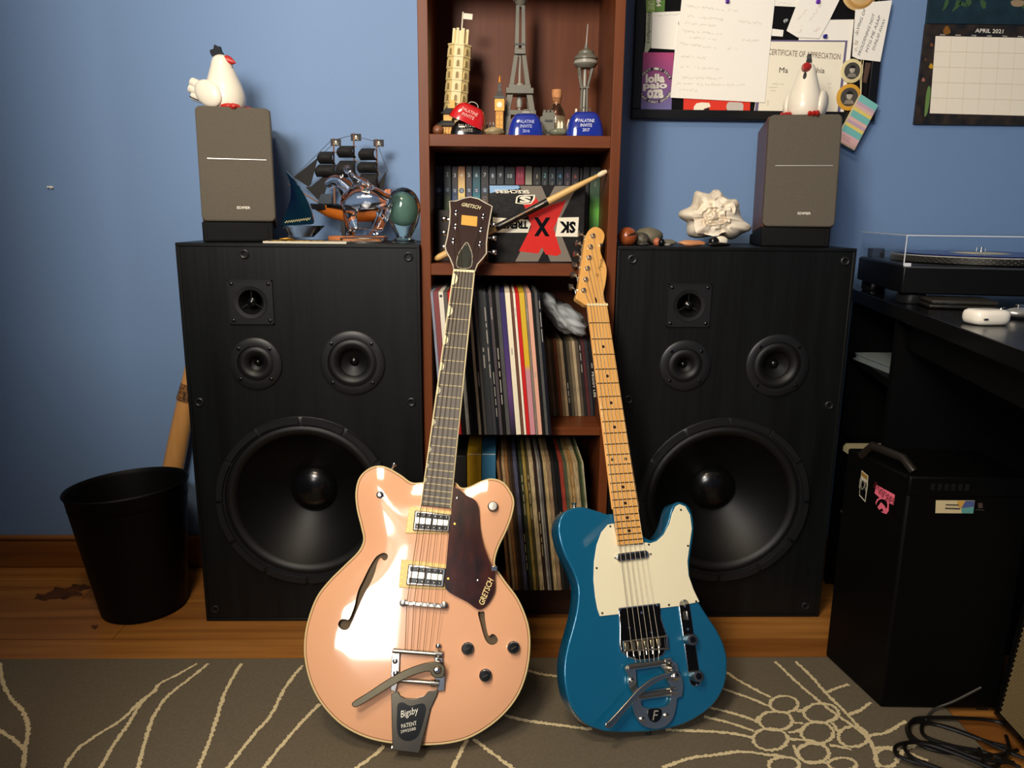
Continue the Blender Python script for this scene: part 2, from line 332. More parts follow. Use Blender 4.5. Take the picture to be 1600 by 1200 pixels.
# ================================================================ BIG FLOOR SPEAKERS
blackash = M('black ash veneer', '#0f1213', .45, spec=.35, var=('#050606', (30, 30, 3), .2), bump=((90, 90, 5), .25))
conem = M('black cone paper', '#090909', .46, spec=.32); rubm = M('black rubber', '#0d0d0d', .5, spec=.5); domem = M('black dust cap', '#0a0a0a', .2, spec=.6)
castm = M('black cast frame', '#17181a', .42, spec=.5)
def floor_speaker(x0, x1, Y, H, label, srcpx, Dp=.255):
    W = x1 - x0
    t = thing('floor_speaker', label, 'speaker', ((x0 + x1) / 2, Y, .0))
    def L(px, py): p = UY(px, py, Y); return (p.x - (x0 + x1) / 2, p.z)
    wf, m1, m2, tw = [L(*q) for q in srcpx[:4]]; socks = srcpx[4]
    RW, R1, R2 = .176, .051, .064
    b = MB(); o = [(-W / 2, 0), (W / 2, 0), (W / 2, H), (-W / 2, H)]
    v, f = fill(o, [circ(wf[0], wf[1], RW, 48), circ(m1[0], m1[1], R1, 28), circ(m2[0], m2[1], R2, 28), circ(tw[0], tw[1], .027, 24)])
    b.tris([(a, 0, c) for a, c in v], f); e = .0
    vs = [(-W / 2, 0, 0), (W / 2, 0, 0), (W / 2, 0, H), (-W / 2, 0, H), (-W / 2, Dp, 0), (W / 2, Dp, 0), (W / 2, Dp, H), (-W / 2, Dp, H)]
    b.tris(vs, [(0, 4, 5, 1), (1, 5, 6, 2), (2, 6, 7, 3), (3, 7, 4, 0), (4, 7, 6, 5)])
    b.obj('cabinet', blackash, t, smooth=False)
    for c, h in ((-1, 0),):
        g = MB(); q = .007
        for (a0, a1, c0, c1) in ((-W / 2, W / 2, H - q, H), (-W / 2, W / 2, 0, q), (-W / 2, -W / 2 + q, q, H - q), (W / 2 - q, W / 2, q, H - q)): g.box(a0, a1, -.0025, 0, c0, c1)
        g.obj('edge_trim', blackash, t, bevel=.001)
    def driver(name, c, Ro, Ri, depth, capr, capd, segs, scr):
        T = Matrix.Translation((c[0], 0, c[1]))
        fr = MB(T).lathe([(Ri, .0), (Ri + .002, .006), (Ro - .004, .0065), (Ro, .004), (Ro, -.001)], 56, ax='y', cap=False).obj(name, castm, t)
        d = MB(T); A = Ri + .001
        d.lathe([(A, .002), (A - .006, .0055), (A - .012, .0055), (A - .02, -.001), (A - .022, -.004)], 56, ax='y', cap=False).obj('surround', rubm, fr)
        MB(T).lathe([(A - .02, -.003), ((A + capr) / 2, -depth * .62), (capr * .95, -depth)], 56, ax='y', cap=False).obj('cone', conem, fr)
        MB(T).lathe([(capr, -depth + .001)] + [(capr * math.cos(a * PI / 16), -depth + .001 + capd * math.sin(a * PI / 16)) for a in range(1, 8)] + [(.0004, -depth + .001 + capd)], 40, ax='y').obj('dust_cap', domem, fr)
        if segs:
            proto = None
            for k in range(segs):
                a0, a1 = 2 * PI * (k + .04) / segs, 2 * PI * (k + .96) / segs; g = MB(T); rg = []
                for j in range(7):
                    a = a0 + (a1 - a0) * j / 6; rg.append([(r * math.cos(a), -z, r * math.sin(a)) for r, z in ((Ro - .016, .006), (Ro - .015, .012), (Ro - .002, .012), (Ro + .0, .006))])
                g.loft(rg).obj('gasket_segment', castm, fr, angle=30)
        for k in range(scr):
            a = 2 * PI * (k + .5) / scr; r = (Ro + Ri) / 2
            MB(T).lathe([(.0035, .006), (.0035, .0085), (.002, .0092)], 10, c=(r * math.cos(a), 0, r * math.sin(a)), ax='y').obj('screw', BLK, fr)
        return fr
    driver('woofer', wf, .1935, .172, .085, .054, .03, 12, 0)
    driver('small_midrange', m1, .0555, .036, .016, .008, .007, 0, 4)
    driver('large_midrange', m2, .0685, .05, .02, .01, .008, 0, 4)
    tp = MB(); s = .0445
    v, f = fill([(tw[0] - s, tw[1] - s), (tw[0] + s, tw[1] - s), (tw[0] + s, tw[1] + s), (tw[0] - s, tw[1] + s)], [circ(tw[0], tw[1], .026, 24)])
    tp.tris([(a, -.004, c) for a, c in v], f)
    for (a0, a1, c0, c1) in ((-s, s, -s, -s), (-s, s, s, s), (-s, -s, -s, s), (s, s, -s, s)):
        tp.box(tw[0] + a0 - .0012, tw[0] + a1 + .0012, -.005, 0, tw[1] + c0 - .0012, tw[1] + c1 + .0012)
    tp = tp.obj('tweeter', castm, t, smooth=False); T = Matrix.Translation((tw[0], 0, tw[1]))
    MB(T).lathe([(.034, .004), (.034, .0055), (.026, .0045), (.019, -.014), (.012, -.03)], 32, ax='y', cap=False).obj('horn', rubm, tp)
    MB(T).lathe([(.0, -.03), (.008, -.02), (.0105, -.008), (.0085, .0), (.0005, .005)], 20, ax='y').obj('phase_plug', domem, tp)
    for a in (90, 210, 330): MB(T).tube([(0, .004, 0), (.025 * math.cos(R(a)), .002, .025 * math.sin(R(a)))], .0016, 6).obj('spoke', rubm, tp)
    for a in (-1, 1):
        for c in (-1, 1): MB(T).lathe([(.0035, .004), (.0035, .006), (.001, .0075)], 10, c=(a * .038, 0, c * .038), ax='y').obj('screw', BLK, tp)
    for px, py in socks:
        q = L(px, py) if px > 5 else (px, py)
        T = Matrix.Translation((q[0], 0, q[1]))
        MB(T).lathe([(.0095, .0), (.0095, .003), (.0075, .004), (.005, .003), (.0045, -.012)], 20, ax='y', cap=False).obj('grille_socket', castm, t)
    return t
SLX0, SLX1, SRX0, SRX1 = -.6548, -.1575, .2535, .7573
ls = floor_speaker(SLX0, SLX1, 1.6, .848, 'big black floor speaker with four bare drivers on the left, behind the pink guitar',
              [(477, 783), (400, 568), (551, 567), (393, 472), [(382, 397), (638, 401), (312, 628), (643, 628), (337, 951), (.215, .025)]])
rs = floor_speaker(SRX0, SRX1, 1.6156, .848, 'big black floor speaker with four bare drivers on the right, behind the blue guitar',
              [(1129, 782), (1070, 571), (1214, 571), (1076, 477), [(988, 405), (1320, 408), (1295, 633), (1258, 946), (-.215, .52), (-.215, .025)]])

# ================================================================ BOOKCASE
mah = M('mahogany stain', '#5e2d13', .45, spec=.3, var=('#723b1a', (60, 60, 4), .3), bump=((90, 90, 5), .08))
mahx = M('mahogany shelf', '#5e2d13', .45, spec=.3, var=('#723b1a', (4, 60, 60), .3), bump=((5, 90, 90), .08))
BF, BB = 1.615, 1.873
BL, BR = -.1565, .2515; IL, IR = BL + .0205, BR - .0205
bc = thing('bookcase', 'tall narrow reddish brown bookcase between the two floor speakers', 'bookcase', (0, 0, 0))
for a, b in ((BL, IL), (IR, BR)): MB().box(a, b, BF, BB, 0, 1.66).obj('side_panel', mah, bc, bevel=.0012)
MB().box(IL, IR, BB - .004, BB + .004, .0, 1.66).obj('back_panel', mah, bc)
SH = [.0955, .456, .809, 1.0676, 1.42]
for z, th in zip(SH, (.022, .0185, .0238, .0238, .0238)): MB().box(IL, IR, BF + .0005, BB - .004, z - th, z).obj('shelf', mahx, bc, bevel=.001)
MB().box(IL, IR, BF, BB - .004, 1.636, 1.66).obj('top_panel', mahx, bc, bevel=.001)
MB().box(IL, IR, BF + .012, BF + .028, 0, .0735).obj('kick_board', M('mahogany dark', '#2c160c', .5), bc)

# ---------------------------------------------------------------- long playing records and other sleeves
SMATS = {}
def spine_mat(hx, worn):
    k = (hx, worn)
    if k not in SMATS:
        c = lin(hx); d = tuple(max(0, min(255, int(int(hx[i:i + 2], 16) * worn))) for i in (1, 3, 5))
        SMATS[k] = M('sleeve ' + hx + str(worn), hx, .55, spec=.2, var=('#%02x%02x%02x' % d, (300, 300, 40), .25)) if worn != 1 else M('sleeve ' + hx, hx, .5, spec=.3)
    return SMATS[k]
FILM = M('clear film', '#cfd4d8', .2, alpha=.06, spec=.5)
def record(name, label, cat, group, xt0, xt1, yt, yb, Yf, zb, hgt, dep, mat, marks=0, film=0, mcol=None):
    sh = 18.2 if hgt > .25 else 11
    b0 = UY(xt0, yt, Yf); b1 = UY(xt1, yt, Yf); c0 = UY(xt0 + sh, yb, Yf)
    lean = math.atan2(c0.x - b0.x, hgt); th = (b1.x - b0.x) * math.cos(lean) - .0003
    xb = b0.x + hgt * math.tan(lean)
    t = MB().box(0, th, 0, dep, 0, hgt).obj(name, mat, smooth=False)
    t.location = (xb, Yf, zb + .0003 + math.sin(lean) * 0); t.rotation_euler = (0, -lean, 0)
    tag(t, label, cat, group)
    if marks:
        g = MB(); z = hgt * random.choice([.9, .62, .95, .45])
        for k in range(marks):
            ln = random.uniform(.008, .03); g.box(th * .36, th * .62, -.0003, .0, max(.01, z - ln), z); z -= ln + random.uniform(.003, .009)
            if z < .04: break
        g.obj('spine_print', mcol or M('sleeve print', '#a9a396', .6), t, smooth=False)
    if film: MB().box(-.0002, th + .0002, -.002, dep, -.0005 + .001, hgt + random.uniform(.002, .006)).obj('plastic_sleeve', FILM, t, smooth=False)
    return t
lp3 = [(672.4, 676.3, '#9aa0b4', 'silver grey', 0, 1), (676.6, 684.6, '#7d2c2c', 'dark red', 0, 1), (684.9, 692.3, '#e6decb', 'white', 1, 1), (692.6, 698.5, '#6d6862', 'grey', 0, 0), (698.8, 703.6, '#b01c1c', 'bright red', 0, 0),
       (704, 711, '#17130f', 'black', 1, 0), (711.3, 717, '#c9c4b4', 'pale grey', 0, 0), (717.3, 723.5, '#181614', 'black', 1, 0), (723.8, 730, '#0e0d0d', 'black', 1, 0), (730.2, 734.6, '#cdbb93', 'cream', 0, 0), (735, 739, '#141212', 'black', 1, 0), (739.2, 743.2, '#5c554b', 'grey brown', 0, 1),
       (743.5, 752.8, '#15181b', 'black', 2, 1), (753, 758.5, '#121212', 'black', 5, 1), (758.7, 763, '#10151d', 'blue black', 6, 0), (763.2, 767.8, '#3f2f33', 'plum grey', 1, 1), (768, 773.6, '#0f0e0e', 'black', 5, 0), (773.9, 780, '#474440', 'charcoal grey', 0, 1),
       (780.3, 788.3, '#2c2460', 'navy and purple', 0, 0), (788.7, 796.6, '#ece2c6', 'white', 1, 0), (797, 801, '#7c5140', 'brown', 0, 0), (801.2, 804.7, '#f1e9d4', 'thin white', 1, 0), (804.9, 810.6, '#c8201f', 'bright red', 0, 0), (810.8, 819, '#d9b224', 'yellow', 0, 0),
       (819.3, 823, '#94836f', 'taupe', 1, 1), (823.2, 829.6, '#e2aa92', 'pink', 1, 0), (829.9, 834.4, '#1b1a1a', 'black', 0, 0), (834.7, 839.3, '#4a4844', 'dark grey', 0, 1), (839.6, 844, '#101320', 'navy black', 3, 0)]
purp = ramp_mat('navy purple sleeve', [(0, '#17121f'), (.3, '#5b3a72'), (.65, '#3a2a68'), (1, '#231d52')])
yel = ramp_mat('yellow pink sleeve', [(0, '#cd8b93'), (.46, '#c58a90'), (.5, '#d9b224'), (1, '#d5b02a')])
for i, (a, b, hx, nm, mk, fm) in enumerate(lp3):
    mt = purp if 'purple' in nm else yel if nm == 'yellow' else spine_mat(hx, 1 if i in (1, 2, 4, 19, 21, 22, 25) else .7)
    nm2 = 'yellow over pink' if nm == 'yellow' else nm
    side = ('%s from the left' % ORD[i + 1] if i < 15 else '%s from the right' % ORD[len(lp3) - i]) if i not in (0, len(lp3) - 1) else ('leftmost' if i == 0 else 'rightmost')
    t = record('record_sleeve', '%s record sleeve, %s among the tall middle shelf records' % (nm2, side), 'record', 'records on the shelf below the box', a, b, 452, 676, 1.555, SH[1], .3, .308, mt, mk, fm)
    if i == 2:
        MB().lathe([(.0028, 0), (.0028, .0004)], 16, c=(.0045, 0, .292), ax='y').obj('black_sticker', BLK, t)
# seven inch singles at the back right of the same shelf
sg = [('#77664e', 'taupe'), ('#a08a68', 'tan'), ('#5d4a37', 'brown'), ('#8a4a30', 'rust'), ('#9b7c58', 'light brown'), ('#c4ab84', 'cream'), ('#2a2725', 'black'), ('#57503f', 'olive grey'), ('#8b7a61', 'sand'), ('#c9b48e', 'ivory'), ('#66594b', 'grey brown'), ('#2e2a28', 'charcoal'), ('#5f2f31', 'maroon'), ('#3c3a3e', 'slate')]
x = 849.5
for i, (hx, nm) in enumerate(sg):
    wd_ = 4.7
    record('single_sleeve', '%s seven inch record sleeve, %s of the short sleeves under the plastic bag' % (nm, ORD[i + 1]), 'record', 'seven inch singles under the plastic bag', x, x + wd_, 527, 651, 1.71, SH[1], .176, .155, spine_mat(hx, .7), 3 if i in (6, 11) else 0)
    x += wd_ + .15
t = record('box_set', 'slim black boxed record with white spine lettering, right end of the short sleeves', 'record', None, x + .3, x + 8, 527, 651, 1.71, SH[1], .176, .155, M('black card', '#0d0c0d', .45))
text('spine_lettering', 'PEGGY LEE', WHITE, t, TM((.0055, -.0003, .075), (0, 0, -1), (1, 0, 0)), w=.06, h=.0045)
text('spine_number', 'AND', WHITE, t, TM((.0055, -.0003, .12), (0, 0, -1), (1, 0, 0)), w=.012, h=.003)
# plastic bag
bag = MB(); c = UY(878, 494, 1.77); rings = []
NU, NV = 44, 26
for j in range(NV + 1):
    ph = PI * j / NV; ring = []
    for i in range(NU):
        th = 2 * PI * i / NU; d = Vector((math.sin(ph) * math.cos(th), math.sin(ph) * math.sin(th), math.cos(ph)))
        q = 1 + .3 * noise.noise(d * 2.2 + Vector((3, 1, 7))) + .22 * abs(noise.noise(Vector((d.x * 2, d.y * 2, d.z * 7 + d.x * 3)) + Vector((9, 2, 1)))) 
        p = Vector((.056 * d.x, .075 * d.y, .03 * d.z)) * q
        z = p.z - .42 * p.x + (.012 if p.x < -.02 else 0)
        ring.append((max(c.x + p.x, UY(847.5, 480, 1.66).x), c.y + p.y, max(c.z + z, SH[1] + .1785 + .0015 * math.sin(i * 1.3))))
    rings.append(ring)
tag(bag.loft(rings).obj('plastic_bag', M('bag film', '#dfe4e4', .25, spec=.6, trans=.15, ior=1.2, alpha=.78), angle=180), 'crumpled clear plastic bag lying on the short record sleeves', 'plastic bag')
# bottom shelf
for nm, lab, hx, a, b in (('box_file', 'yellow box spine at the left of the bottom shelf, behind the pink guitar', '#c89a20', 730, 752.3), ('box_file', 'blue box spine on the bottom shelf, right of the yellow one', '#3f7a9c', 752.8, 775)):
    p0, p1 = UY(a, 706, 1.56), UY(b, 706, 1.56)
    t = thing(nm, lab, 'box', (p0.x, 1.56, SH[0]), group='box spines on the bottom shelf')
    W = p1.x - p0.x - .0004
    MB().box(0, W, 0, .3, 0, .315).obj('case', spine_mat(hx, .9), t, bevel=.001); MB().box(.0008, W - .0008, -.0004, .0004, .3155, .3164).obj('lid_edge', WHITE, t)
t = tag(MB().box(UY(692, 706, 1.6).x, UY(729, 706, 1.6).x, 1.6, 1.865, SH[0], SH[0] + .3).obj('binder', M('dark binder', '#14110f', .5), bevel=.002), 'dark binder at the left end of the bottom shelf, mostly behind the guitar', 'binder')
lp4 = [(405, 438, '#9a6e46', 'brown'), (440, 460, '#4a3524', 'dark brown'), (461, 492, '#c4a274', 'tan'), (493, 530, '#ab7848', 'orange brown'), (531, 560, '#54402e', 'dark brown'), (561, 590, '#3d2f25', 'dark brown'), (591, 634, '#5a5a72', 'blue grey'), (635, 660, '#15161a', 'black'), (661, 699, '#3f4630', 'dark green'), (700, 734, '#b79a4c', 'mustard'),
       (735, 769, '#5b4f2c', 'olive'), (770, 820, '#dcc394', 'thick cream'), (821, 858, '#3c2c22', 'dark brown'), (859, 880, '#b8b0a2', 'pale grey'), (881, 904, '#7f7a74', 'grey'), (905, 929, '#2b2420', 'black brown'), (930, 972, '#cfb27e', 'cream'), (973, 1018, '#a88a68', 'light brown'), (1019, 1058, '#2b2723', 'black'), (1059, 1112, '#15191a', 'thick black'),
       (1113, 1160, '#ad4434', 'red'), (1161, 1198, '#5a6248', 'green grey'), (1199, 1233, '#b59a66', 'tan'), (1234, 1272, '#b98a50', 'golden tan'), (1273, 1328, '#cbb083', 'cream'), (1329, 1358, '#3f4a2e', 'dark green'), (1359, 1376, '#758055', 'sage green'), (1377, 1395, '#d8cba4', 'ivory')]
for i, (a, b, hx, nm) in enumerate(lp4):
    side = ('%s right of the blue box' % ORD[i + 1] if i < 14 else '%s from the right end' % ORD[len(lp4) - i]) if i else 'right against the blue box'
    t = record('record_sleeve', 'worn %s record sleeve on the bottom shelf, %s' % (nm, side), 'record', 'records on the bottom shelf', 720 + a / 7.27, 720 + b / 7.27, 706, 917, 1.56, SH[0], .3, .305, spine_mat(hx, .5), 4 if hx in ('#15161a', '#15191a', '#3c2c22', '#5b4f2c', '#3f4630', '#b98a50') else 0, mcol=M('spine print', '#a8956a', .6))

# ---------------------------------------------------------------- row of books, shoe box, drumstick
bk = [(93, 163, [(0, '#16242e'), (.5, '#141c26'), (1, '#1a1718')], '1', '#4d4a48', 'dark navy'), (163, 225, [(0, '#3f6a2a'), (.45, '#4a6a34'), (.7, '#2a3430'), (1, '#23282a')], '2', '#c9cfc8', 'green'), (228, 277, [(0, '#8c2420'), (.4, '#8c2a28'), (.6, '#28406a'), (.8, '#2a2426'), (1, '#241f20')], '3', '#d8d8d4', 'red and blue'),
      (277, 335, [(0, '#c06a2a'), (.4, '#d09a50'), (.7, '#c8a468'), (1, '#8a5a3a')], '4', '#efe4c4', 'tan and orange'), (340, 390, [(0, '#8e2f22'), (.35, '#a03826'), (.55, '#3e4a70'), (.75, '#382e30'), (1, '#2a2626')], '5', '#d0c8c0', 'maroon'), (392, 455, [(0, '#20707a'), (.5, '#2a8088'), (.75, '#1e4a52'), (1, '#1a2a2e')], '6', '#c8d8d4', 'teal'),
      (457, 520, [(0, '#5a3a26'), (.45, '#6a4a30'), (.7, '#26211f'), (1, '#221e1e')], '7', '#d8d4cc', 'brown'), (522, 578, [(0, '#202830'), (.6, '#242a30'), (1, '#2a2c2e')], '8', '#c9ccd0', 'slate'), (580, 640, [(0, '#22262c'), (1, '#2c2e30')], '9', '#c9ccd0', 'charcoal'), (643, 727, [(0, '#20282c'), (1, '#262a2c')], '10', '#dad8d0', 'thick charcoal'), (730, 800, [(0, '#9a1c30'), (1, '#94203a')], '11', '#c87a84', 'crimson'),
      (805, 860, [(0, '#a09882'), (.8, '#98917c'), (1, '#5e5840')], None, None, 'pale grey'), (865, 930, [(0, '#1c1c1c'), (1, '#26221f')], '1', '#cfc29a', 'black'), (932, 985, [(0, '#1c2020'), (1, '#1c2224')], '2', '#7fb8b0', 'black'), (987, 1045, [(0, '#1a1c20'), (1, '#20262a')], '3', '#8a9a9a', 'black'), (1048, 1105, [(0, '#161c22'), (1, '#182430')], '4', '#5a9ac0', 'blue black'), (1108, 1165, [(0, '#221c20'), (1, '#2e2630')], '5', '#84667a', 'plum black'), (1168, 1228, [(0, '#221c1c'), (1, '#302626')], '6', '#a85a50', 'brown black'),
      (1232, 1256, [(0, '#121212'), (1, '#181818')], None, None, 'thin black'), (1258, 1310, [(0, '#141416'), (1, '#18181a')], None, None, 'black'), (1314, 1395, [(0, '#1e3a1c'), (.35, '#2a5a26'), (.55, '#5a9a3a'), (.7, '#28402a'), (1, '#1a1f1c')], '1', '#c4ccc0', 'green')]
YB = 1.755
for i, (a, b, st, num, nc, nm) in enumerate(bk):
    p0, p1 = UY(660 + a / 5, 262, YB), UY(660 + b / 5, 262, YB); W = p1.x - p0.x - .0004
    H = UY(760, 260 + (0 if i not in (11, 19) else -1), YB).z - SH[2] + random.uniform(-.001, .0012)
    NW = dict(zip('1 2 3 4 5 6 7 8 9 10 11'.split(), 'one two three four five six seven eight nine ten eleven'.split()))
    lab = '%s book with numeral %s on its spine%s' % (nm, NW.get(num), '' if i < 12 else ', right half of the row') if num else '%s book with no numeral, %s' % (nm, 'just right of the crimson book' if i == 11 else 'right end of the row beside the green book' if i == 19 else 'narrowest, beside the numeral six book')
    if i == 20: lab = 'dark green tipped book with numeral one, at the right end of the row'
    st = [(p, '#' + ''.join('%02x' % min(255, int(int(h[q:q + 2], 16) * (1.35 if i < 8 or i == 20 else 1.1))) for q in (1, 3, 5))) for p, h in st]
    t = thing('book', lab, 'book', (p0.x, YB, SH[2]), group='books behind the shoe box')
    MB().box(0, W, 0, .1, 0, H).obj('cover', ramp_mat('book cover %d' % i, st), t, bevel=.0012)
    MB().box(.002, W - .002, .004, .098, H - .0005, H + .0004).obj('page_block', M('pages', '#c4b494', .8), t)
    if num:
        text('numeral', num, M('numeral ' + nc, '#' + ''.join('%02x' % min(255, int(int(nc[q:q + 2], 16) * 1.2)) for q in (1, 3, 5)), .5), t, XZ(W / 2, -.0002, H - .019), h=.0085)
        if i < 8:
            MB().lathe([(W * .36, 0), (W * .36, .0003)], 16, c=(W / 2, 0, H - .052), ax='y').obj('spine_emblem', M('emblem blue', '#46607c', .5), t)
            text('emblem_number', '39', WHITE, t, TM((W / 2, -.0005, H - .052), (0, 0, -1), (1, 0, 0)), w=.007)
            text('spine_title', 'CLUES', M('title grey', '#9a948a', .5), t, TM((W / 2, -.0002, H - .078), (0, 0, -1), (1, 0, 0)), w=.026)
        elif i > 11:
            text('spine_title', 'THE', M('title grey', '#9a948a', .5), t, TM((W / 2, -.0002, H - .036), (0, 0, -1), (1, 0, 0)), w=.011)
# shoe box, lying upside down
YX = 1.672
p0, p1 = UY(763.7, 288, YX), UY(915, 288, YX); BW, BH = p1.x - p0.x, p0.z - SH[2]
shoe = thing('shoe_box', 'black and grey shoe box with a big red X, standing upside down', 'box', (p0.x, YX, SH[2]))
blackbox = M('box black print', '#111010', .4, spec=.25, var=('#23211f', 60, .2))
MB().box(0, BW, 0, .078, 0, BH).obj('carton', blackbox, shoe, bevel=.001)
def bx(px, py): q = UY(750 + px / 8, 270 + py / 8, YX); return (min(max(q.x - p0.x, .0008), BW - .0008), min(max(q.z - SH[2], .0008), BH - .0008))
def patch(name, pts, mat, lay): MB().prism([bx(*q) for q in pts], -.00015 * lay, .0, ax='y').obj(name, mat, shoe, smooth=False)
greyp = M('box grey print', '#7d7468', .3); redp = M('box red print', '#d22a22', .3); cardw = M('box white print', '#efe8d2', .35)
patch('blue_panel', [(118, 160), (480, 160), (500, 185), (470, 205), (300, 215), (125, 255)], M('box blue print', '#8fb4dc', .3), 1)
spk = MB(); rr = random.Random(3)
for k in range(150):
    x, y = rr.uniform(130, 560), rr.uniform(250, 540); s = rr.uniform(3, 9)
    if x > 430 and y < 400: continue
    q = [bx(x, y), bx(x + s, y + s * .3), bx(x + s * .6, y + s)]; spk.prism(q, -.00014, 0, ax='y')
spk.obj('speckle_print', M('speckle', '#4c4c58', .4), shoe, smooth=False)
patch('grey_cross', [(500, 165), (770, 165), (1150, 1108), (880, 1108)], greyp, 2); patch('grey_cross', [(935, 165), (1215, 165), (725, 1108), (440, 1108)], greyp, 2.2)
patch('red_cross', [(545, 400), (690, 300), (790, 450), (900, 400), (1075, 345), (1000, 520), (920, 700), (1015, 1005), (960, 1040), (820, 1020), (775, 930), (725, 1010), (485, 980), (640, 680), (600, 520)], redp, 3)
patch('white_label', [(975, 560), (1235, 555), (1220, 800), (940, 795)], cardw, 4); patch('white_label', [(160, 555), (600, 590), (635, 640), (600, 748), (160, 748)], cardw, 4)
def btext(name, s, mat, cx, cyy, w, h, lay, **k): q = bx(cx, cyy); text(name, s, mat, shoe, XZ(q[0], -.00016 * lay, q[1], PI), w=w * PS(YX, 350) / 8, h=h * PS(YX, 350) / 8, **k)
btext('lettering', 'SK', BLK, 1092, 680, 205, 145, 5, bold=.05); btext('lettering', 'X', BLK, 775, 675, 205, 230, 5, bold=.045)
btext('lettering', 'TREME', BLK, 440, 648, 320, 100, 5, bold=.05)
btext('lettering', 'SKECHERS', cardw, 402, 235, 430, 42, 5, shear=-.25, bold=.03)
patch('logo_badge', [(440, 380), (455, 300), (490, 280), (690, 275), (685, 330), (640, 390), (560, 395)], cardw, 4); patch('logo_badge', [(462, 372), (472, 308), (500, 292), (668, 288), (660, 325), (630, 378), (560, 384)], BLK, 4.5)
btext('lettering', 'S', cardw, 562, 335, 145, 80, 5.2, bold=.05)
# drumstick
ds = thing('drumstick', 'wooden drumstick with black printed grip leaning across the shoe box', 'drumstick', (0, 0, 0))
d0 = UY(679, 407, 1.650); d0.z = max(d0.z, SH[2] + .0065); d1 = UY(949, 267, 1.645); ax = (d1 - d0)
def dp(t): return d0 + ax * t
hick = M('hickory', '#cfa562', .4, var=('#e0bd7c', (8, 8, 90), .3)); 
g = MB(); g.tube([dp(t) for t in (0, .01, .03, .1, .36)], [.002, .0055, .007, .0074, .0074], 14); g.obj('butt', hick, ds); g = MB(); g.tube([dp(t) for t in (.66, .80, .9, .945)], [.0074, .0068, .0048, .0036], 14); g.obj('shaft', hick, ds)
MB().tube([dp(t) for t in (.36, .66)], .0076, 16).obj('black_grip', M('grip black', '#14110f', .35), ds)
MB().tube([dp(t) for t in (.945, .955, .975, .995, 1)], [.0036, .0052, .0058, .004, .001], 14).obj('bead_tip', M('tip', '#e4d2ac', .4), ds)
ux = ax.normalized()
for a, b, hx in ((.40, .47, '#b8a888'), (.48, .52, '#c08a4a'), (.53, .575, '#d8742a'), (.585, .635, '#e4dccb')):
    MB().tube([dp(a) + Vector((0, -.0077, .001)), dp(b) + Vector((0, -.0077, .001))], .0008, 5).obj('grip_print', M('print ' + hx, hx, .5), ds)
q0, q1 = UY(683, 328, 1.70), UY(715, 328, 1.70)
tag(MB().box(q0.x, q1.x, 1.70, 1.752, SH[2], q0.z).obj('small_carton', M('dark carton', '#2b231f', .5), bevel=.001), 'small dark brown carton behind the pink guitar headstock tuners', 'box')

# ================================================================ GUITARS
def gframe(bot, zb, nut, Yn, yaw):
    B = UZ(bot[0], bot[1], zb); N = UY(nut[0], nut[1], Yn); ax = (N - B).normalized()
    lat = Vector((1, 0, 0)); lat = (lat - lat.dot(ax) * ax).normalized(); n = lat.cross(ax)
    a = R(yaw); lat = math.cos(a) * lat + math.sin(a) * n; n = lat.cross(ax)
    m = Matrix((lat, ax, n)).transposed().to_4x4(); m.translation = B
    def loc(px, py, h=0):
        d = ray(px, py); q = CPOS + d * (((B + n * h) - CPOS).dot(n) / d.dot(n)) - B
        return (q.dot(lat), q.dot(ax))
    return m, loc
def body(name, outline, dome, thick, rnd, mat, parent, holes=(), grid=.02, D=.075, flat=None):
    def z(x, y): d = min(1, pdist(x, y, outline) / D); return dome * (1 - (1 - d) ** 2)
    top = inset(outline, rnd); v, f = fill(top, holes, grid); n = len(top); mb = MB()
    mb.tris([(a, b, z(a, b)) for a, b in v], f)
    rings = []
    for k in range(5):
        q = PI / 2 * k / 4; o = inset(outline, rnd * (1 - math.sin(q))); rings.append([(a, b, -rnd * (1 - math.cos(q))) for a, b in o])
    for k in range(4, -1, -1):
        q = PI / 2 * k / 4; o = inset(outline, rnd * (1 - math.sin(q))); rings.append([(a, b, -thick + rnd * (1 - math.cos(q))) for a, b in o])
    if sum(outline[i][0] * outline[(i + 1) % n][1] - outline[(i + 1) % n][0] * outline[i][1] for i in range(n)) > 0:
        rings = rings[::-1]
        fs = None
    mb.loft(rings, cap=False)
    bk_ = [(a, b, -thick) for a, b in top]
    v2, f2 = fill(top); mb.tris([(a, b, -thick) for a, b in v2], [q[::-1] for q in f2])
    return mb.obj(name, mat, parent, angle=50), z
def strings(parent, br, nut, posts, zb, zn, zp, rad, mats, after=None):
    for k in range(6):
        pts = [(br[k][0], br[k][1], zb), (nut[k][0], nut[k][1], zn), (posts[k][0], posts[k][1], posts[k][2] if len(posts[k]) > 2 else zp)]
        if after: pts = [after[k]] + pts
        MB().tube(pts, rad[k], 5).obj('string', mats[k], parent)
def lerp(a, b, t): return tuple(a[i] + (b[i] - a[i]) * t for i in range(len(a)))

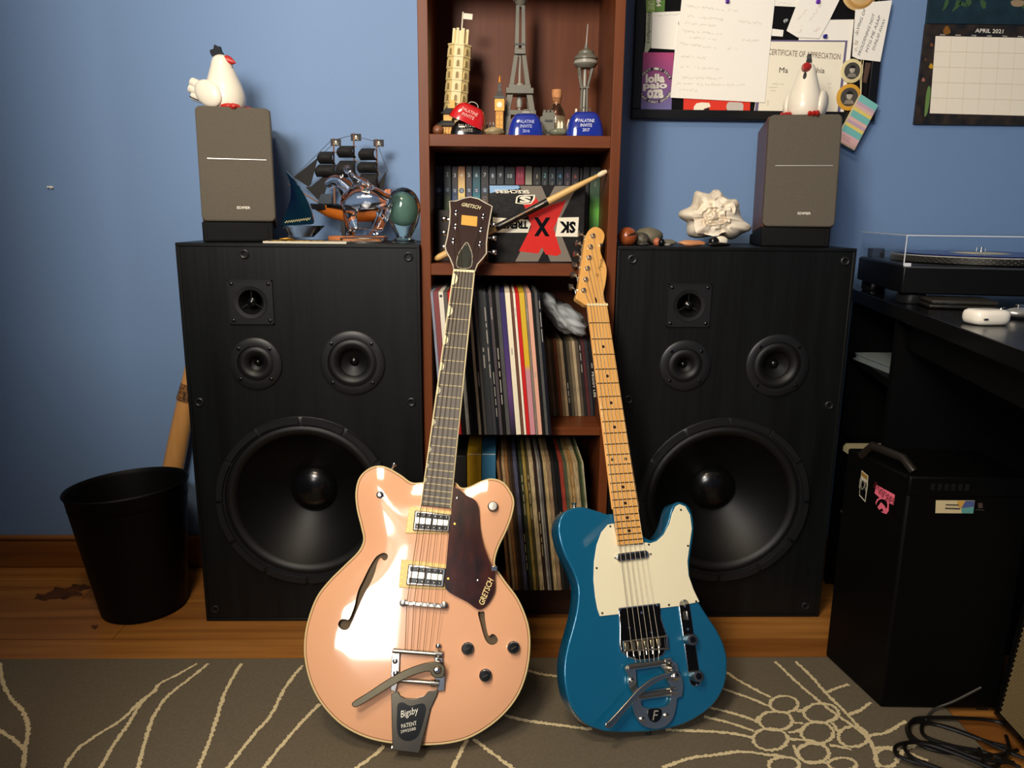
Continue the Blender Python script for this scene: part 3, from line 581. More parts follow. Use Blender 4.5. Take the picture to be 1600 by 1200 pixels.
# ---------------------------------------------------------------- pink semi hollow guitar
mw, gl = gframe((645, 1163), .031, (725, 423), 1.545, 0)
G = thing('electric_guitar', 'pale pink semi hollow electric guitar with tortoise pickguard and vibrato tailpiece', 'guitar', mw=mw)
pink = M('pink gloss lacquer', '#e9ae84', .12, coat=1, spec=.5)
gout_px = [(663, 754), (643, 754), (627, 743), (608, 732), (593, 728), (577, 732), (562, 746), (556, 769), (558, 796), (565, 825), (568, 844), (560, 862), (539, 883), (514, 908), (495, 933), (482, 967), (476, 1000), (477, 1033), (487, 1071), (506, 1104), (535, 1133), (572, 1152), (612, 1161), (656, 1164), (702, 1161), (739, 1150), (777, 1125), (806, 1092), (822, 1054), (828, 1012), (825, 975), (810, 937), (789, 908), (775, 887), (773, 875), (779, 854), (791, 829), (800, 804), (803, 783), (797, 767), (785, 753), (768, 748), (752, 752), (733, 761), (720, 762), (706, 752)]
gout = crom([gl(*q) for q in gout_px], 4, True)
fl_px = [(603, 864.5), (607, 868), (606, 874), (601, 876), (596, 872), (591, 880), (587, 895), (581, 910), (573, 924), (567, 936), (561, 950), (556, 962), (551, 973), (547, 981), (541, 984), (534, 982), (530, 975), (534, 968), (541, 967), (546, 968), (550, 962), (556, 945), (559, 930), (563, 918), (568, 908), (575, 893), (582, 880), (589, 870), (597, 865)]
fl_px2 = [(747, 957), (752, 955.5), (757, 956), (758, 968), (761, 985), (764, 993), (769, 990), (774, 992), (778, 999), (775, 1005), (768, 1007), (761, 1003), (756, 993), (751, 975)]
fh = [crom([gl(*q) for q in p], 3, True) for p in (fl_px, fl_px2)]
_, gz = body('body', gout, .011, .05, .0012, pink, G, holes=fh, grid=.011)
for p in fh:   # walls and dark inner floor of each sound hole
    g = MB(); n = len(p); zz = [gz(*q) for q in p]
    g.tris([(q[0], q[1], zz[i]) for i, q in enumerate(p)] + [(q[0], q[1], zz[i] - .006) for i, q in enumerate(p)], [(i, (i + 1) % n, n + (i + 1) % n, n + i) for i in range(n)])
    v, f = fill(p); g.tris([(a, b, .001) for a, b in v], f); g.obj('sound_hole', M('hole wood', '#5c4a33', .7), G)
bind = M('aged binding', '#d9c48c', .4)
MB().tube([(a, b, -.0006) for a, b in inset(gout, .0008)], .0016, 6, closed=True).obj('top_binding', bind, G)
MB().tube([(a, b, gz(a, b) * 1 + .0001) for a, b in inset(gout, .0034)], .0005, 5, closed=True).obj('purfling', M('purfling', '#6a5330', .4), G)
MB().tube([(a, b, -.0494) for a, b in inset(gout, .0008)], .0016, 6, closed=True).obj('back_binding', bind, G)
# neck, fretboard, frets
FH = .016
nl, nr = gl(709, 423, FH), gl(741, 425, FH); el, er = gl(658, 789, FH), gl(703.5, 794, FH)
brc = gl(662, 944, .02); nc = lerp(nl, nr, .5)
rose = M('dark fretboard', '#4a4136', .45, var=('#5a5043', (200, 30, 30), .3)); fretm = M('fret wire', '#d8caa0', .4, .25)
def fslab(name, a, b, c, d, z0, z1, mat, par, grow=0): return MB().prism([a, b, c, d], z0, z1).obj(name, mat, par, bevel=.0006)
fb = fslab('fretboard', nl, nr, er, el, FH - .005, FH, rose, G)
g = MB()
for a, b in ((nl, el), (nr, er)): g.tube([(a[0], a[1], FH - .0012), (b[0], b[1], FH - .0012)], .0016, 6)
g.obj('neck_binding', CREAM, G)
hl = gl(664, 765, FH); hr = gl(707, 768, FH)
g = MB(); secs = []
for (a, b, dz) in ((nl, nr, .016), (lerp(nl, hl, .5), lerp(nr, hr, .5), .018), (hl, hr, .024)):
    c = lerp(a, b, .5); r = (b[0] - a[0]) / 2
    secs.append([(c[0] + r * math.cos(q), c[1] + (b[1] - a[1]) / 2 * math.cos(q), FH - .004 - dz * abs(math.sin(q))) for q in [PI + PI * i / 10 for i in range(11)]])
g.loft(secs); g.obj('neck', M('neck maple', '#c98f5e', .3, coat=.5), G)
bridge_y = brc[1]; scale = math.hypot(nc[0] - brc[0], nc[1] - brc[1])
def fretpos(n): return 1 - 2 ** (-n / 12)
tot = math.hypot(el[0] - nl[0], el[1] - nl[1])
for k in range(1, 23):
    t = fretpos(k) * scale / tot
    if t > .992: break
    a, b = lerp(nl, el, t), lerp(nr, er, t); MB().tube([(a[0], a[1], FH + .0002), (b[0], b[1], FH + .0002)], .0011, 6).obj('fret', fretm, fb)
for k in (1, 3, 5, 7, 9, 12, 15, 17, 19):
    t = (fretpos(k - 1) + fretpos(k)) / 2 * scale / tot; a, b = lerp(nl, el, t), lerp(nr, er, t); r = (fretpos(k) - fretpos(k - 1)) * scale * .34
    dx = (b[0] - a[0]); al = Vector((el[0] - nl[0], el[1] - nl[1])).normalized()
    p = [(a[0] + .0005 + al.x * r * math.cos(q) + min(.011, r * .75) * math.sin(q), a[1] + al.y * r * math.cos(q)) for q in [PI * i / 14 for i in range(15)]]
    MB().prism(p, FH - .001, FH + .0003).obj('thumbnail_inlay', M('pearl inlay', '#eee0b0', .3), fb)
# headstock
hs_px = [(709, 423), (708, 415), (703, 403), (697, 392), (695.5, 385), (699, 371), (702.5, 349), (703.5, 330), (702.5, 314.5), (712, 314.5), (724.5, 310), (735, 308), (748, 311), (758, 317), (769, 322.5), (766, 339), (762, 362), (760, 380), (760, 396), (754, 404), (746, 413), (742, 424)]
TH = Matrix.Translation((nc[0], nc[1] + .002, .008)) @ Matrix.Rotation(R(-8), 4, 'X') @ Matrix.Translation((-nc[0], -nc[1] - .002, -.008))
GI = (mw @ TH).inverted()
def gh(px, py, h=0):
    o = GI @ CPOS; d = GI.to_3x3() @ ray(px, py); q = o + d * ((h - o.z) / d.z); return (q.x, q.y)
hs = [gh(*q, .008) for q in hs_px]
mar = M('headstock face', '#2c1410', .2, coat=.8)
MB(TH).prism(hs, -.0065, .0085).obj('headstock', mar, G, bevel=.0008)
MB(TH).tube([(a, b, .008) for a, b in hs], .0013, 6, closed=True).obj('headstock_binding', M('headstock binding', '#cfc4ae', .4), G)
text('logo', 'GRETSCH', M('logo pearl', '#e8dcae', .3), G, TH @ TM(gh(736.5, 322, .0087) + (.0087,), (.035, -.0045, 0), (0, 1, 0)), w=.0405, h=.009, shear=.25, bold=.012)
MB(TH).prism([gh(721.5, 336, .0087), gh(746, 338.5, .0087), gh(745, 354, .0087), gh(720.5, 351, .0087)], .008, .0089).obj('name_plate', M('gold plate', '#e0a64a', .35), G)
trc = crom([gh(729.5, 383), gh(722, 392), (gh(716, 403)), gh(714.5, 421), gh(735, 422), gh(738, 405), gh(735.5, 394)], 4, True)
MB(TH).prism(trc, .008, .0098).obj('truss_cover', M('truss cover', '#232620', .3), G); MB(TH).tube([(a, b, .0098) for a, b in trc], .0007, 5, closed=True).obj('cover_edge', M('headstock binding', '#cfc4ae', .4), G)
MB(TH).lathe([(.0016, .0098), (.0012, .0105)], 10, c=gh(728, 387) + (0,)).obj('cover_screw', CHROME, G)
pl = [(713, 331), (712, 352.5), (708.5, 375)]; prr = [(755.5, 337), (752, 358), (750.5, 380)]
posts = []
for (px, py), s, bxp in [(q, -1, d) for q, d in zip(pl, ((-.0205), (-.0195), (-.0215)))] + [(q, 1, d) for q, d in zip(prr, (.021, .0235, .0235))]:
    c = gh(px, py, .011); T = TH @ Matrix.Translation((c[0], c[1], 0))
    tn = MB(T).lathe([(.0052, .008), (.0052, .0095), (.0036, .0102), (.003, .0165), (.0015, .0175)], 16).obj('tuner', CHROME, G)
    e = .0165; ed = gh({-1: 703, 1: 764}[s], py + 4, 0)[0]
    k = ed - c[0]
    MB(T).tube([(k - s * .008, -.004, -.011), (k + s * .006, -.004, -.0115)], .002, 8).obj('shaft', CHROME, tn)
    MB(T).tube([(k + s * .005, -.004, -.0115), (k + s * .007, -.004, -.0115), (k + s * .014, -.004, -.0115), (k + s * .0165, -.004, -.0115)], [.0035, .0052, .0058, .0045], 10).obj('button', CHROME, tn)
    posts.append((TH @ Vector((c[0], c[1], .0115))))
nutm = MB().prism([gl(708.6, 421, FH), gl(741.6, 423, FH), gl(741.3, 426.5, FH), gl(708.3, 424.5, FH)], FH - .006, FH + .0022).obj('nut', CREAM, G)
order = [posts[2], posts[1], posts[0], posts[3], posts[4], posts[5]]
bs = [gl(636 + (690 - 636) * k / 5, 942 + 3.5 * k / 5, .024) for k in range(6)]
nn = [lerp(nl, nr, .12 + .76 * k / 5) for k in range(6)]
tl = [gl(633 + 47 * k / 5, 1017 + 4 * k / 5, .021) + (.021,) for k in range(6)]
strings(G, bs, nn, order, .0245, FH + .0022, .0115, [.0006, .00055, .0005, .0004, .00035, .0003], [BRASS, BRASS, BRASS, WIRE, WIRE, WIRE], tl)
# pickups
for i, (rp, pp) in enumerate([(((640, 791), (708, 799), (703, 834), (633, 833)), ((648, 797), (705.5, 804), (702, 832), (644.5, 829))), (((627, 874), (700, 881.5), (696, 921), (623, 918)), ((638, 881), (697, 888), (693, 918), (634, 914)))]):
    h = .0135; P = [gl(*q, h) for q in rp]
    rg = MB().prism(P, .009, h).obj('pickup_ring', M('gold ring', '#e8c873', .35), G, bevel=.001)
    C = [gl(*q, h + .006) for q in pp]; ce = lerp(lerp(C[0], C[2], .5), lerp(C[1], C[3], .5), .5)
    pk = MB().prism(C, h, h + .006).obj('pickup', CHROME, G, bevel=.0022, seg=3)
    def at(u, v): return lerp(lerp(C[3], C[2], u), lerp(C[0], C[1], u), v)
    MB().prism([at(.06, .1), at(.94, .1), at(.94, .9), at(.06, .9)], h + .006, h + .0064).obj('black_face', BLK, pk)
    for u0, u1 in ((.07, .47), (.53, .93)): MB().prism([at(u0, .36), at(u1, .36), at(u1, .66), at(u0, .66)], h + .0062, h + .0072).obj('chrome_bar', STEEL, pk)
    for v in (.2, .8):
        for k in range(6): MB().lathe([(.0019, h + .006), (.0019, h + .0075), (.001, h + .0082)], 10, c=at(.12 + .152 * k, v) + (0,)).obj('pole_screw', CHROME, pk)
    for u, v in ((-.14, .9), (-.14, .6), (-.14, .35), (-.14, .05), (1.1, .3)):
        MB().lathe([(.0016, h - .001), (.0013, h + .0006)], 8, c=at(u, v) + (0,)).obj('ring_screw', M('aged brass', '#b8964a', .35, 1), rg)
# pickguard
tort = M('tortoise shell', '#0b0605', .15, coat=.5, var=('#4a1c0a', (55, 22, 55), .26))
pg4 = [(500, 285), (545, 300), (600, 345), (655, 375), (682, 430), (690, 560), (712, 680), (755, 800), (785, 870), (797, 1000), (780, 1065), (745, 1125), (700, 1162), (665, 1158), (600, 1110), (500, 1058), (445, 1015), (440, 960), (452, 800), (470, 600), (488, 430), (496, 330)]
pg = [gl(600 + a / 4.617, 700 + b / 4.617, .0175) for a, b in pg4]
pgd = MB().prism(crom(pg, 3, True), .0165, .0182).obj('pickguard', tort, G)
text('logo', 'GRETSCH', M('logo gold', '#e8cf8a', .3), pgd, TM(gl(759.5, 924, .0184) + (.0184,), Vector(gl(767, 905) + (0,)) - Vector(gl(752, 943) + (0,)), (-1, .5, 0)), w=.0475, h=.0105, shear=.2, bold=.012)
for a, b in ((527, 362), (678, 955)): MB().lathe([(.0021, .018), (.0019, .0193), (.001, .0196)], 12, c=gl(600 + a / 4.617, 700 + b / 4.617, .018) + (0,)).obj('guard_screw', CHROME, pgd)
for a, b in ((510, 547), (463, 942)): MB().lathe([(.0024, .018), (.002, .0195)], 12, c=gl(600 + a / 4.617, 700 + b / 4.617, .018) + (0,)).obj('mount_screw', M('aged brass', '#b8964a', .35, 1), pgd)
b0 = gl(774, 889, .006); MB().cbox((b0[0] - .002, b0[1], .010), (.011, .009, .017)).obj('guard_bracket', CHROME, G, bevel=.001)
# controls
def knob(px, py, r, h, name='volume_knob', col=BLK, z0=None):
    c = gl(px, py, .02); z = gz(*c) if z0 is None else z0
    k = MB().lathe([(r * 1.12, z), (r * 1.12, z + h * .25), (r, z + h * .35), (r * .97, z + h), (r * .85, z + h + .0008)], 24, c=c + (0,)).obj(name, CHROME, G)
    MB().lathe([(r * .9, z + h + .0006), (r * .85, z + h + .0014), (.0002, z + h + .0016)], 24, c=c + (0,)).obj('knob_cap', col, k); return k, c, z + h + .0018
for px, py in ((730.5, 1014), (802.5, 1012.5), (758.5, 1056)):
    k, c, z = knob(px, py, .0098, .011)
    g = MB(); g.tube([(c[0] - .004, c[1] - .0025, z), (c[0] + .004, c[1] + .0025, z)], .0006, 5); g.obj('knob_mark', STEEL, k)
knob(770, 790.5, .0085, .010, 'master_knob', STEEL)
c = gl(593.5, 773, .012); z = gz(*c); s_ = MB().lathe([(.007, z - .002), (.0065, z + .002), (.004, z + .003), (.0035, z + .006)], 16, c=c + (0,)).obj('toggle_switch', CHROME, G)
MB().tube([(c[0], c[1], z + .004), (c[0] + .003, c[1] + .0015, z + .014), (c[0] + .004, c[1] + .002, z + .017)], [.0014, .002, .0026], 8).obj('switch_tip', STEEL, s_)
c = gl(609, 731); MB().tube([(c[0], c[1] - .003, -.02), (c[0] + .003, c[1] + .006, -.02), (c[0] + .004, c[1] + .009, -.02), (c[0] + .005, c[1] + .0115, -.02)], [.003, .003, .0055, .0055], 10).obj('strap_button', CHROME, G)
# bridge
g = MB(); a, b = gl(630, 942, .02), gl(694, 945.5, .02)
g.box(a[0] - .0, b[0], a[1] - .004, a[1] + .0035, .0165, .0225); br_ = g.obj('bridge', STEEL, G, bevel=.0015)
for q in (a, b): MB().lathe([(.0062, .010), (.0062, .0225), (.004, .0236)], 16, c=q + (0,)).obj('bridge_post', STEEL, br_)
for k in range(6): MB().cbox((bs[k][0], bs[k][1], .0232), (.0062, .0062, .003)).obj('saddle', CHROME, br_, bevel=.0008)
# vibrato tailpiece; px from the 540,880 crop at 3.872
def vb(a, b, h): return gl(540 + a / 3.872, 880 + b / 3.872, h)
V = MB(); hz = .014
V.prism([vb(*q, hz) for q in [(276, 790), (318, 775), (330, 800), (360, 815), (430, 818), (475, 805), (500, 775), (565, 760), (553, 800), (515, 880), (462, 1090), (445, 1150), (285, 1130), (280, 1000)]], hz - .003, hz + .002)
vib = V.obj('vibrato_tailpiece', M('vibrato nickel', '#5f594e', .22, 1), G, bevel=.001)
MB().prism(crom([vb(*q, hz) for q in [(318, 850), (350, 842), (390, 862), (440, 850), (478, 852), (485, 900), (455, 1010), (430, 1055), (380, 1075), (330, 1055), (312, 1000), (312, 900)]], 3, True), hz + .001, hz + .0026).obj('black_inset', BLK, vib)
tm = M('raised print', '#cfc7b4', .3, .6)
text('lettering', 'Bigsby', tm, vib, TM(vb(388, 905, hz) + (hz + .003,), (1, .35, 0), (0, 1, 0)), w=.031, h=.014, shear=.3)
text('lettering', 'PATENT', tm, vib, TM(vb(385, 975, hz) + (hz + .003,), (1, .3, 0), (0, 1, 0)), w=.026, h=.0065)
text('lettering', '2992580', tm, vib, TM(vb(380, 1008, hz) + (hz + .003,), (1, .3, 0), (0, 1, 0)), w=.026, h=.0045)
for s0 in ([(285, 520), (330, 525), (325, 680), (305, 780), (272, 770), (276, 640)], [(535, 525), (580, 540), (603, 640), (600, 770), (560, 775), (540, 700)]):
    MB().prism([vb(*q, hz) for q in s0], hz - .003, hz + .004).obj('side_arm', CHROME, vib, bevel=.0012)
for (a, b, r, nm) in (((288, 530), (580, 553), .0042, 'tension_bar'), ((310, 708), (560, 728), .0042, 'string_bar')):
    p, q = vb(*a, .02), vb(*b, .02); MB().tube([p + (.0185,), q + (.0185,)], r, 12).obj(nm, STEEL, vib)
p, q = vb(515, 725, .02), vb(565, 729, .02); MB().tube([p + (.0185,), q + (.0185,)], .0062, 14).obj('bar_collar', CHROME, vib)
p, q = vb(545, 548, .02), vb(585, 552, .02); MB().tube([p + (.0185,), q + (.0185,)], .0062, 14).obj('bar_collar', CHROME, vib)
for a, b in ((302, 592), (562, 500), (305, 665)): MB().lathe([(.0045, hz), (.0045, hz + .0065), (.002, hz + .008)], 14, c=vb(a, b, hz) + (0,)).obj('frame_screw', CHROME, vib)
p, q = vb(278, 1117, .012), vb(440, 1128, .012); MB().tube([p + (.012,), q + (.012,)], .0038, 10).obj('hinge_pin', CHROME, vib)
up_ = [(600, 660), (600, 625), (560, 598), (500, 600), (420, 622), (330, 660), (240, 712), (130, 785), (50, 835), (38, 858), (55, 872), (85, 862), (170, 812), (270, 750), (350, 705), (430, 672), (505, 655), (525, 685), (560, 695), (590, 690)]
MB().prism(crom([vb(*q, .033) for q in up_], 3, True), .0285, .0335).obj('vibrato_arm', M('arm nickel', '#4f493c', .25, 1), vib, bevel=.0012)
MB().lathe([(.0065, .02), (.0065, .0355), (.0045, .038), (.001, .0385)], 18, c=vb(556, 647, .034) + (0,)).obj('arm_bolt', CHROME, vib)
MB().lathe([(.007, .016), (.004, .03)], 14, c=vb(556, 600, .02) + (0,)).obj('arm_spring', STEEL, vib)

# ---------------------------------------------------------------- blue solid body guitar; px from the 840,760 crop at 2.7265
mw, gl2 = gframe((1008, 1142), .030, (933, 478), 1.55, -13)
T_ = thing('electric_guitar', 'metallic blue solid body electric guitar with cream pickguard and maple neck', 'guitar', mw=mw)
def tb(a, b, h=0): return gl2(840 + a / 2.7265, 760 + b / 2.7265, h)
blue = M('metallic blue', '#11698f', .25, .35, coat=1, spec=.5)
tout = crom([gl2(*q) for q in [(958, 803), (950, 803.5), (939, 800), (926, 796), (910, 792), (891, 795), (878.5, 804), (872.5, 820.5), (874, 841), (882, 866), (893, 888), (900.5, 907), (903.5, 925), (901.5, 951), (895, 980), (886, 1013), (881.5, 1042), (883, 1072), (891, 1101), (910, 1127), (932, 1139), (957, 1144), (994, 1144), (1031, 1141), (1067, 1132), (1097, 1116), (1119, 1096), (1133, 1068), (1136.5, 1035), (1132, 1010), (1120.5, 985), (1106, 963), (1093, 942), (1084, 921), (1078.5, 899), (1078, 877), (1081.5, 852), (1084.5, 826), (1082, 804), (1075, 790), (1062, 784), (1053, 788), (1048, 798.5), (1043.5, 815), (1036, 831.5), (1025, 842.5), (1016, 843.6), (1006, 838), (998, 828), (970, 812)]], 4, True)
body('body', tout, 0, .0445, .003, blue, T_, grid=.03)
guard = [(325, 158), (300, 162), (272, 195), (252, 250), (241, 320), (239, 400), (246, 470), (255, 520), (266, 553), (345, 545), (345, 518), (522, 497), (525, 519), (600, 510), (690, 492), (665, 440), (644, 380), (639, 320), (648, 250), (658, 180), (650, 120), (630, 85), (605, 75), (588, 85), (574, 115), (562, 160), (538, 205), (508, 233), (480, 242), (456, 238), (454, 246), (342, 251)]
gd = MB().prism([tb(a, b, .0023) for a, b in guard], .0, .0025).obj('pickguard', M('mint cream plastic', '#f1e8c6', .3), T_, bevel=.0006)
for a, b in ((310, 170), (252, 348), (276, 540), (560, 505), (474, 248), (641, 253), (611, 100), (676, 490)): MB().lathe([(.0022, .0024), (.0018, .0034)], 10, c=tb(a, b, .003) + (0,)).obj('guard_screw', M('dull screw', '#6a6048', .4, 1), gd)
FT = .0095
nl2, nr2 = gl2(918, 478, FT), gl2(949, 478, FT); el2, er2 = gl2(966, 852, FT), gl2(1006, 848.5, FT)
maple = M('maple', '#e0a04e', .22, coat=.8, var=('#eab468', (120, 14, 40), .25)); frd = M('fret nickel', '#8a7350', .3, 1)
fb2 = MB().prism([nl2, nr2, er2, el2], FT - .0055, FT).obj('fretboard', maple, T_, bevel=.001)
secs = []
hl2, hr2 = gl2(957, 795, FT), gl2(1000, 795, FT)
for (a, b, dz) in ((nl2, nr2, .016), (lerp(nl2, hl2, .5), lerp(nr2, hr2, .5), .017), (hl2, hr2, .019)):
    c = lerp(a, b, .5); r = (b[0] - a[0]) / 2; secs.append([(c[0] + r * math.cos(q), c[1] + (b[1] - a[1]) / 2 * math.cos(q), FT - .004 - dz * abs(math.sin(q))) for q in [PI + PI * i / 10 for i in range(11)]])
MB().loft(secs).obj('neck', maple, T_)
bt = [tb(400 + 117 * k / 5, 672 - 14 * k / 5, .014) for k in range(6)]
nc2 = lerp(nl2, nr2, .5); bc2 = lerp(bt[0], bt[5], .5); sc2 = math.hypot(nc2[0] - bc2[0], nc2[1] - bc2[1]); tot2 = math.hypot(el2[0] - nl2[0], el2[1] - nl2[1])
for k in range(1, 23):
    t = fretpos(k) * sc2 / tot2
    if t > .985: break
    a, b = lerp(nl2, el2, t), lerp(nr2, er2, t); MB().tube([(a[0], a[1], FT), (b[0], b[1], FT)], .0011, 6).obj('fret', frd, fb2)
for k in (3, 5, 7, 9, 12, 15, 17, 19, 21):
    t = (fretpos(k - 1) + fretpos(k)) / 2 * sc2 / tot2
    for u in ((.22, .78) if k == 12 else (.5,)):
        c = lerp(lerp(nl2, el2, t), lerp(nr2, er2, t), u); MB().lathe([(.0031, FT - .001), (.0031, FT + .0003)], 14, c=c + (0,)).obj('dot_inlay', M('dot inlay', '#2e1a0c', .4), fb2)
MB().prism([gl2(917.6, 474.5, FT), gl2(949.2, 474.5, FT), gl2(949.6, 478, FT), gl2(918, 478, FT)], FT - .004, FT + .0015).obj('nut', CREAM, T_)
hp = [(918, 477), (910, 473), (901, 467), (900, 462), (903.5, 450), (909, 410), (914, 375), (917, 365), (922, 358), (930, 354), (940, 358), (945, 367), (943, 378), (938.5, 387), (940, 398), (946, 411), (948.5, 424), (946, 445), (943, 459), (944.5, 470), (949, 477)]
hd = crom([gl2(*q, .003) for q in hp], 3, True)
MB().prism(hd, -.0115, .003).obj('headstock', maple, T_, bevel=.0012)
pp2 = [(926.3, 368.3), (922.6, 385.5), (920.3, 402.2), (917.8, 419), (915.1, 436.4), (911.8, 453.3)]; bb2 = [(907, 366.5), (903.5, 381), (900, 398), (897.5, 415), (895, 430), (891.5, 449)]
po = []
for (px, py), (qx, qy) in zip(pp2, bb2):
    c = gl2(px, py, .006); po.append(c); T = Matrix.Translation((c[0], c[1], 0))
    tn = MB(T).lathe([(.005, .003), (.005, .0042), (.0036, .0046), (.0032, .011), (.0018, .0115)], 16).obj('tuner', CHROME, T_)
    e = gl2(qx, qy, -.018); k, j = e[0] - c[0], e[1] - c[1]
    MB(T).cbox((k * .25, j * .2, -.0165), (.016, .012, .0105)).obj('gear_case', CHROME, tn, bevel=.002)
    MB(T).tube([(k * .3, j * .3, -.0165), (k + .004, j, -.0165)], .0022, 8).obj('shaft', CHROME, tn)
    MB(T).tube([(k + .0052, j, -.0165), (k + .003, j, -.0165), (k - .004, j, -.0165), (k - .0055, j, -.0165)], [.004, .0062, .0066, .005], 12).obj('button', STEEL, tn)
ink = M('logo ink', '#3a2410', .4)
text('logo', 'Fender', ink, T_, TM(gl2(939, 411, .0032) + (.0032,), Vector(gl2(940, 400) + (0,)) - Vector(gl2(934, 424) + (0,)), (-1, .3, 0)), w=.0325, h=.0075, shear=.35)
g = MB(); s0 = gl2(933, 430, .003)
ribbon(g, [(s0[0] + .004 * math.sin(q) * .8, s0[1] + .0035 * math.sin(2 * q)) for q in [i * .35 for i in range(18)]], .0007, .0033, 0, .002); g.obj('logo_flourish', ink, T_, smooth=False)
MB().prism([(gl2(931, 469, .003)[0] + .0035 * math.sin(q) * .7 - .004 * math.cos(q) * .15, gl2(931, 469, .003)[1] + .0062 * math.cos(q)) for q in [i * PI / 8 for i in range(16)]], .003, .0034).obj('truss_rod_plug', M('walnut plug', '#3a1c0c', .4), T_)
c = gl2(938, 383, .003); MB().lathe([(.0028, .003), (.0028, .0065), (.0015, .007)], 12, c=c + (0,)).obj('string_tree', CHROME, T_)
nn2 = [lerp(nl2, nr2, .12 + .76 * k / 5) for k in range(6)]
tl2 = [tb(420 + 95 * k / 5, 752 - 9 * k / 5, .018) + (.018,) for k in range(6)]
strings(T_, bt, nn2, po[::-1], .0135, FT + .002, .0075, [.0006, .00055, .0005, .0004, .00035, .0003], [WIRE] * 6, tl2)
# neck pickup
g = MB(); a, b = tb(352, 303, .006), tb(458, 290, .006); d = Vector((b[0] - a[0], b[1] - a[1])); dn = Vector((-d.y, d.x)).normalized() * .0082
def caps(a, b, r, n=9):
    a, b = Vector(a), Vector(b); an = math.atan2((b - a).y, (b - a).x)
    return [(b.x + r * math.cos(an - PI / 2 + PI * i / (n - 1)), b.y + r * math.sin(an - PI / 2 + PI * i / (n - 1))) for i in range(n)] + [(a.x + r * math.cos(an + PI / 2 + PI * i / (n - 1)), a.y + r * math.sin(an + PI / 2 + PI * i / (n - 1))) for i in range(n)]
pk = MB().prism(caps(a, b, .0078), .0015, .0075).obj('neck_pickup', CHROME, T_, bevel=.0015)
MB().prism(caps(tb(356, 303, .0078), tb(454, 290.5, .0078), .0048), .0072, .0078).obj('pole_strip', M('dark pole strip', '#1a1a1c', .3), pk)
for a, b in ((330, 305), (481, 288)): MB().lathe([(.0022, .0024), (.0018, .0042)], 10, c=tb(a, b, .003) + (0,)).obj('pickup_screw', CHROME, pk)
# bridge plate
bp_ = [tb(a, b, .003) for a, b in [(345, 518), (522, 497), (529, 565), (552, 632), (553, 690), (535, 722), (500, 738), (430, 743), (385, 728), (358, 705), (350, 680), (351, 600)]]
bpl = MB().prism(bp_, 0, .0026).obj('bridge_plate', CHROME, T_, bevel=.001)
MB().prism(inset(bp_, .0022), .002, .0030).obj('plate_reflection', M('chrome black reflection', '#15120f', .08, .6), bpl)  # dark reflection in the chrome, put into this sheet's colour
rim = [tb(a, b, .005) for a, b in [(360, 662), (548, 637), (553, 690), (365, 700)]]
g = MB(); g.tube([q + (.0085,) for q in rim], .0022, 8, closed=True); g.obj('bridge_rim', CHROME, bpl)
for k in range(6):
    g = MB(); a = tb(378 + 27 * k, 682 - 3.4 * k, .008); g.cbox((a[0], a[1], .0085), (.0085, .013, .007)); sd = g.obj('saddle', M('saddle brass', '#c9b48a', .3, 1), bpl, bevel=.001)
    MB().tube([(a[0], a[1] - .018, .0085), (a[0], a[1] - .005, .0085)], .0014, 6).obj('saddle_screw', CHROME, sd)
for a, b in ((349, 525), (508, 506), (442, 538), (390, 602), (485, 622)): MB().lathe([(.0026, .0028), (.0022, .0042)], 10, c=tb(a, b, .003) + (0,)).obj('plate_screw', CHROME, bpl)
# control plate
a, b = tb(626, 505, .003), tb(672, 825, .003)
cp_ = MB().prism(caps(a, b, .0112), 0, .0022).obj('control_plate', CHROME, T_, bevel=.0006)
MB().prism(caps(a, b, .0102), .002, .0025).obj('plate_reflection', M('chrome black reflection', '#15120f', .08, .6), cp_)  # same painted dark reflection laid over the chrome plate
for q in ((624, 487), (626, 510), (639, 608), (676, 845)): MB().lathe([(.0028, .0024), (.0022, .0044)], 10, c=tb(*q, .003) + (0,)).obj('plate_screw', CHROME, cp_)
c = tb(634, 550, .005); g = MB(); g.cbox((c[0], c[1], .006), (.0045, .017, .009)); g.obj('selector_lever', STEEL, cp_, bevel=.0015)
for q in ((643, 652), (668, 806)):
    c = tb(q[0] + 0, q[1] + 0, .006)
    k = MB().lathe([(.0102, .0025), (.0102, .021), (.0098, .0225), (.008, .023)], 24, c=c + (0,)).obj('volume_knob', STEEL, cp_); MB().lathe([(.0084, .0228), (.0004, .0234)], 20, c=c + (0,)).obj('knob_top', BLK, k)
MB().tube([gl2(903, 794) + (-.02,), (gl2(903, 794)[0], gl2(903, 794)[1] + .008, -.02), (gl2(903, 794)[0], gl2(903, 794)[1] + .012, -.02)], [.003, .003, .0058], 10).obj('strap_button', CHROME, T_)
q = gl2(1019, 1141); MB().tube([(q[0], q[1] + .002, -.02), (q[0], q[1] - .006, -.02), (q[0], q[1] - .009, -.02)], [.003, .003, .0055], 10).obj('end_button', CHROME, T_)
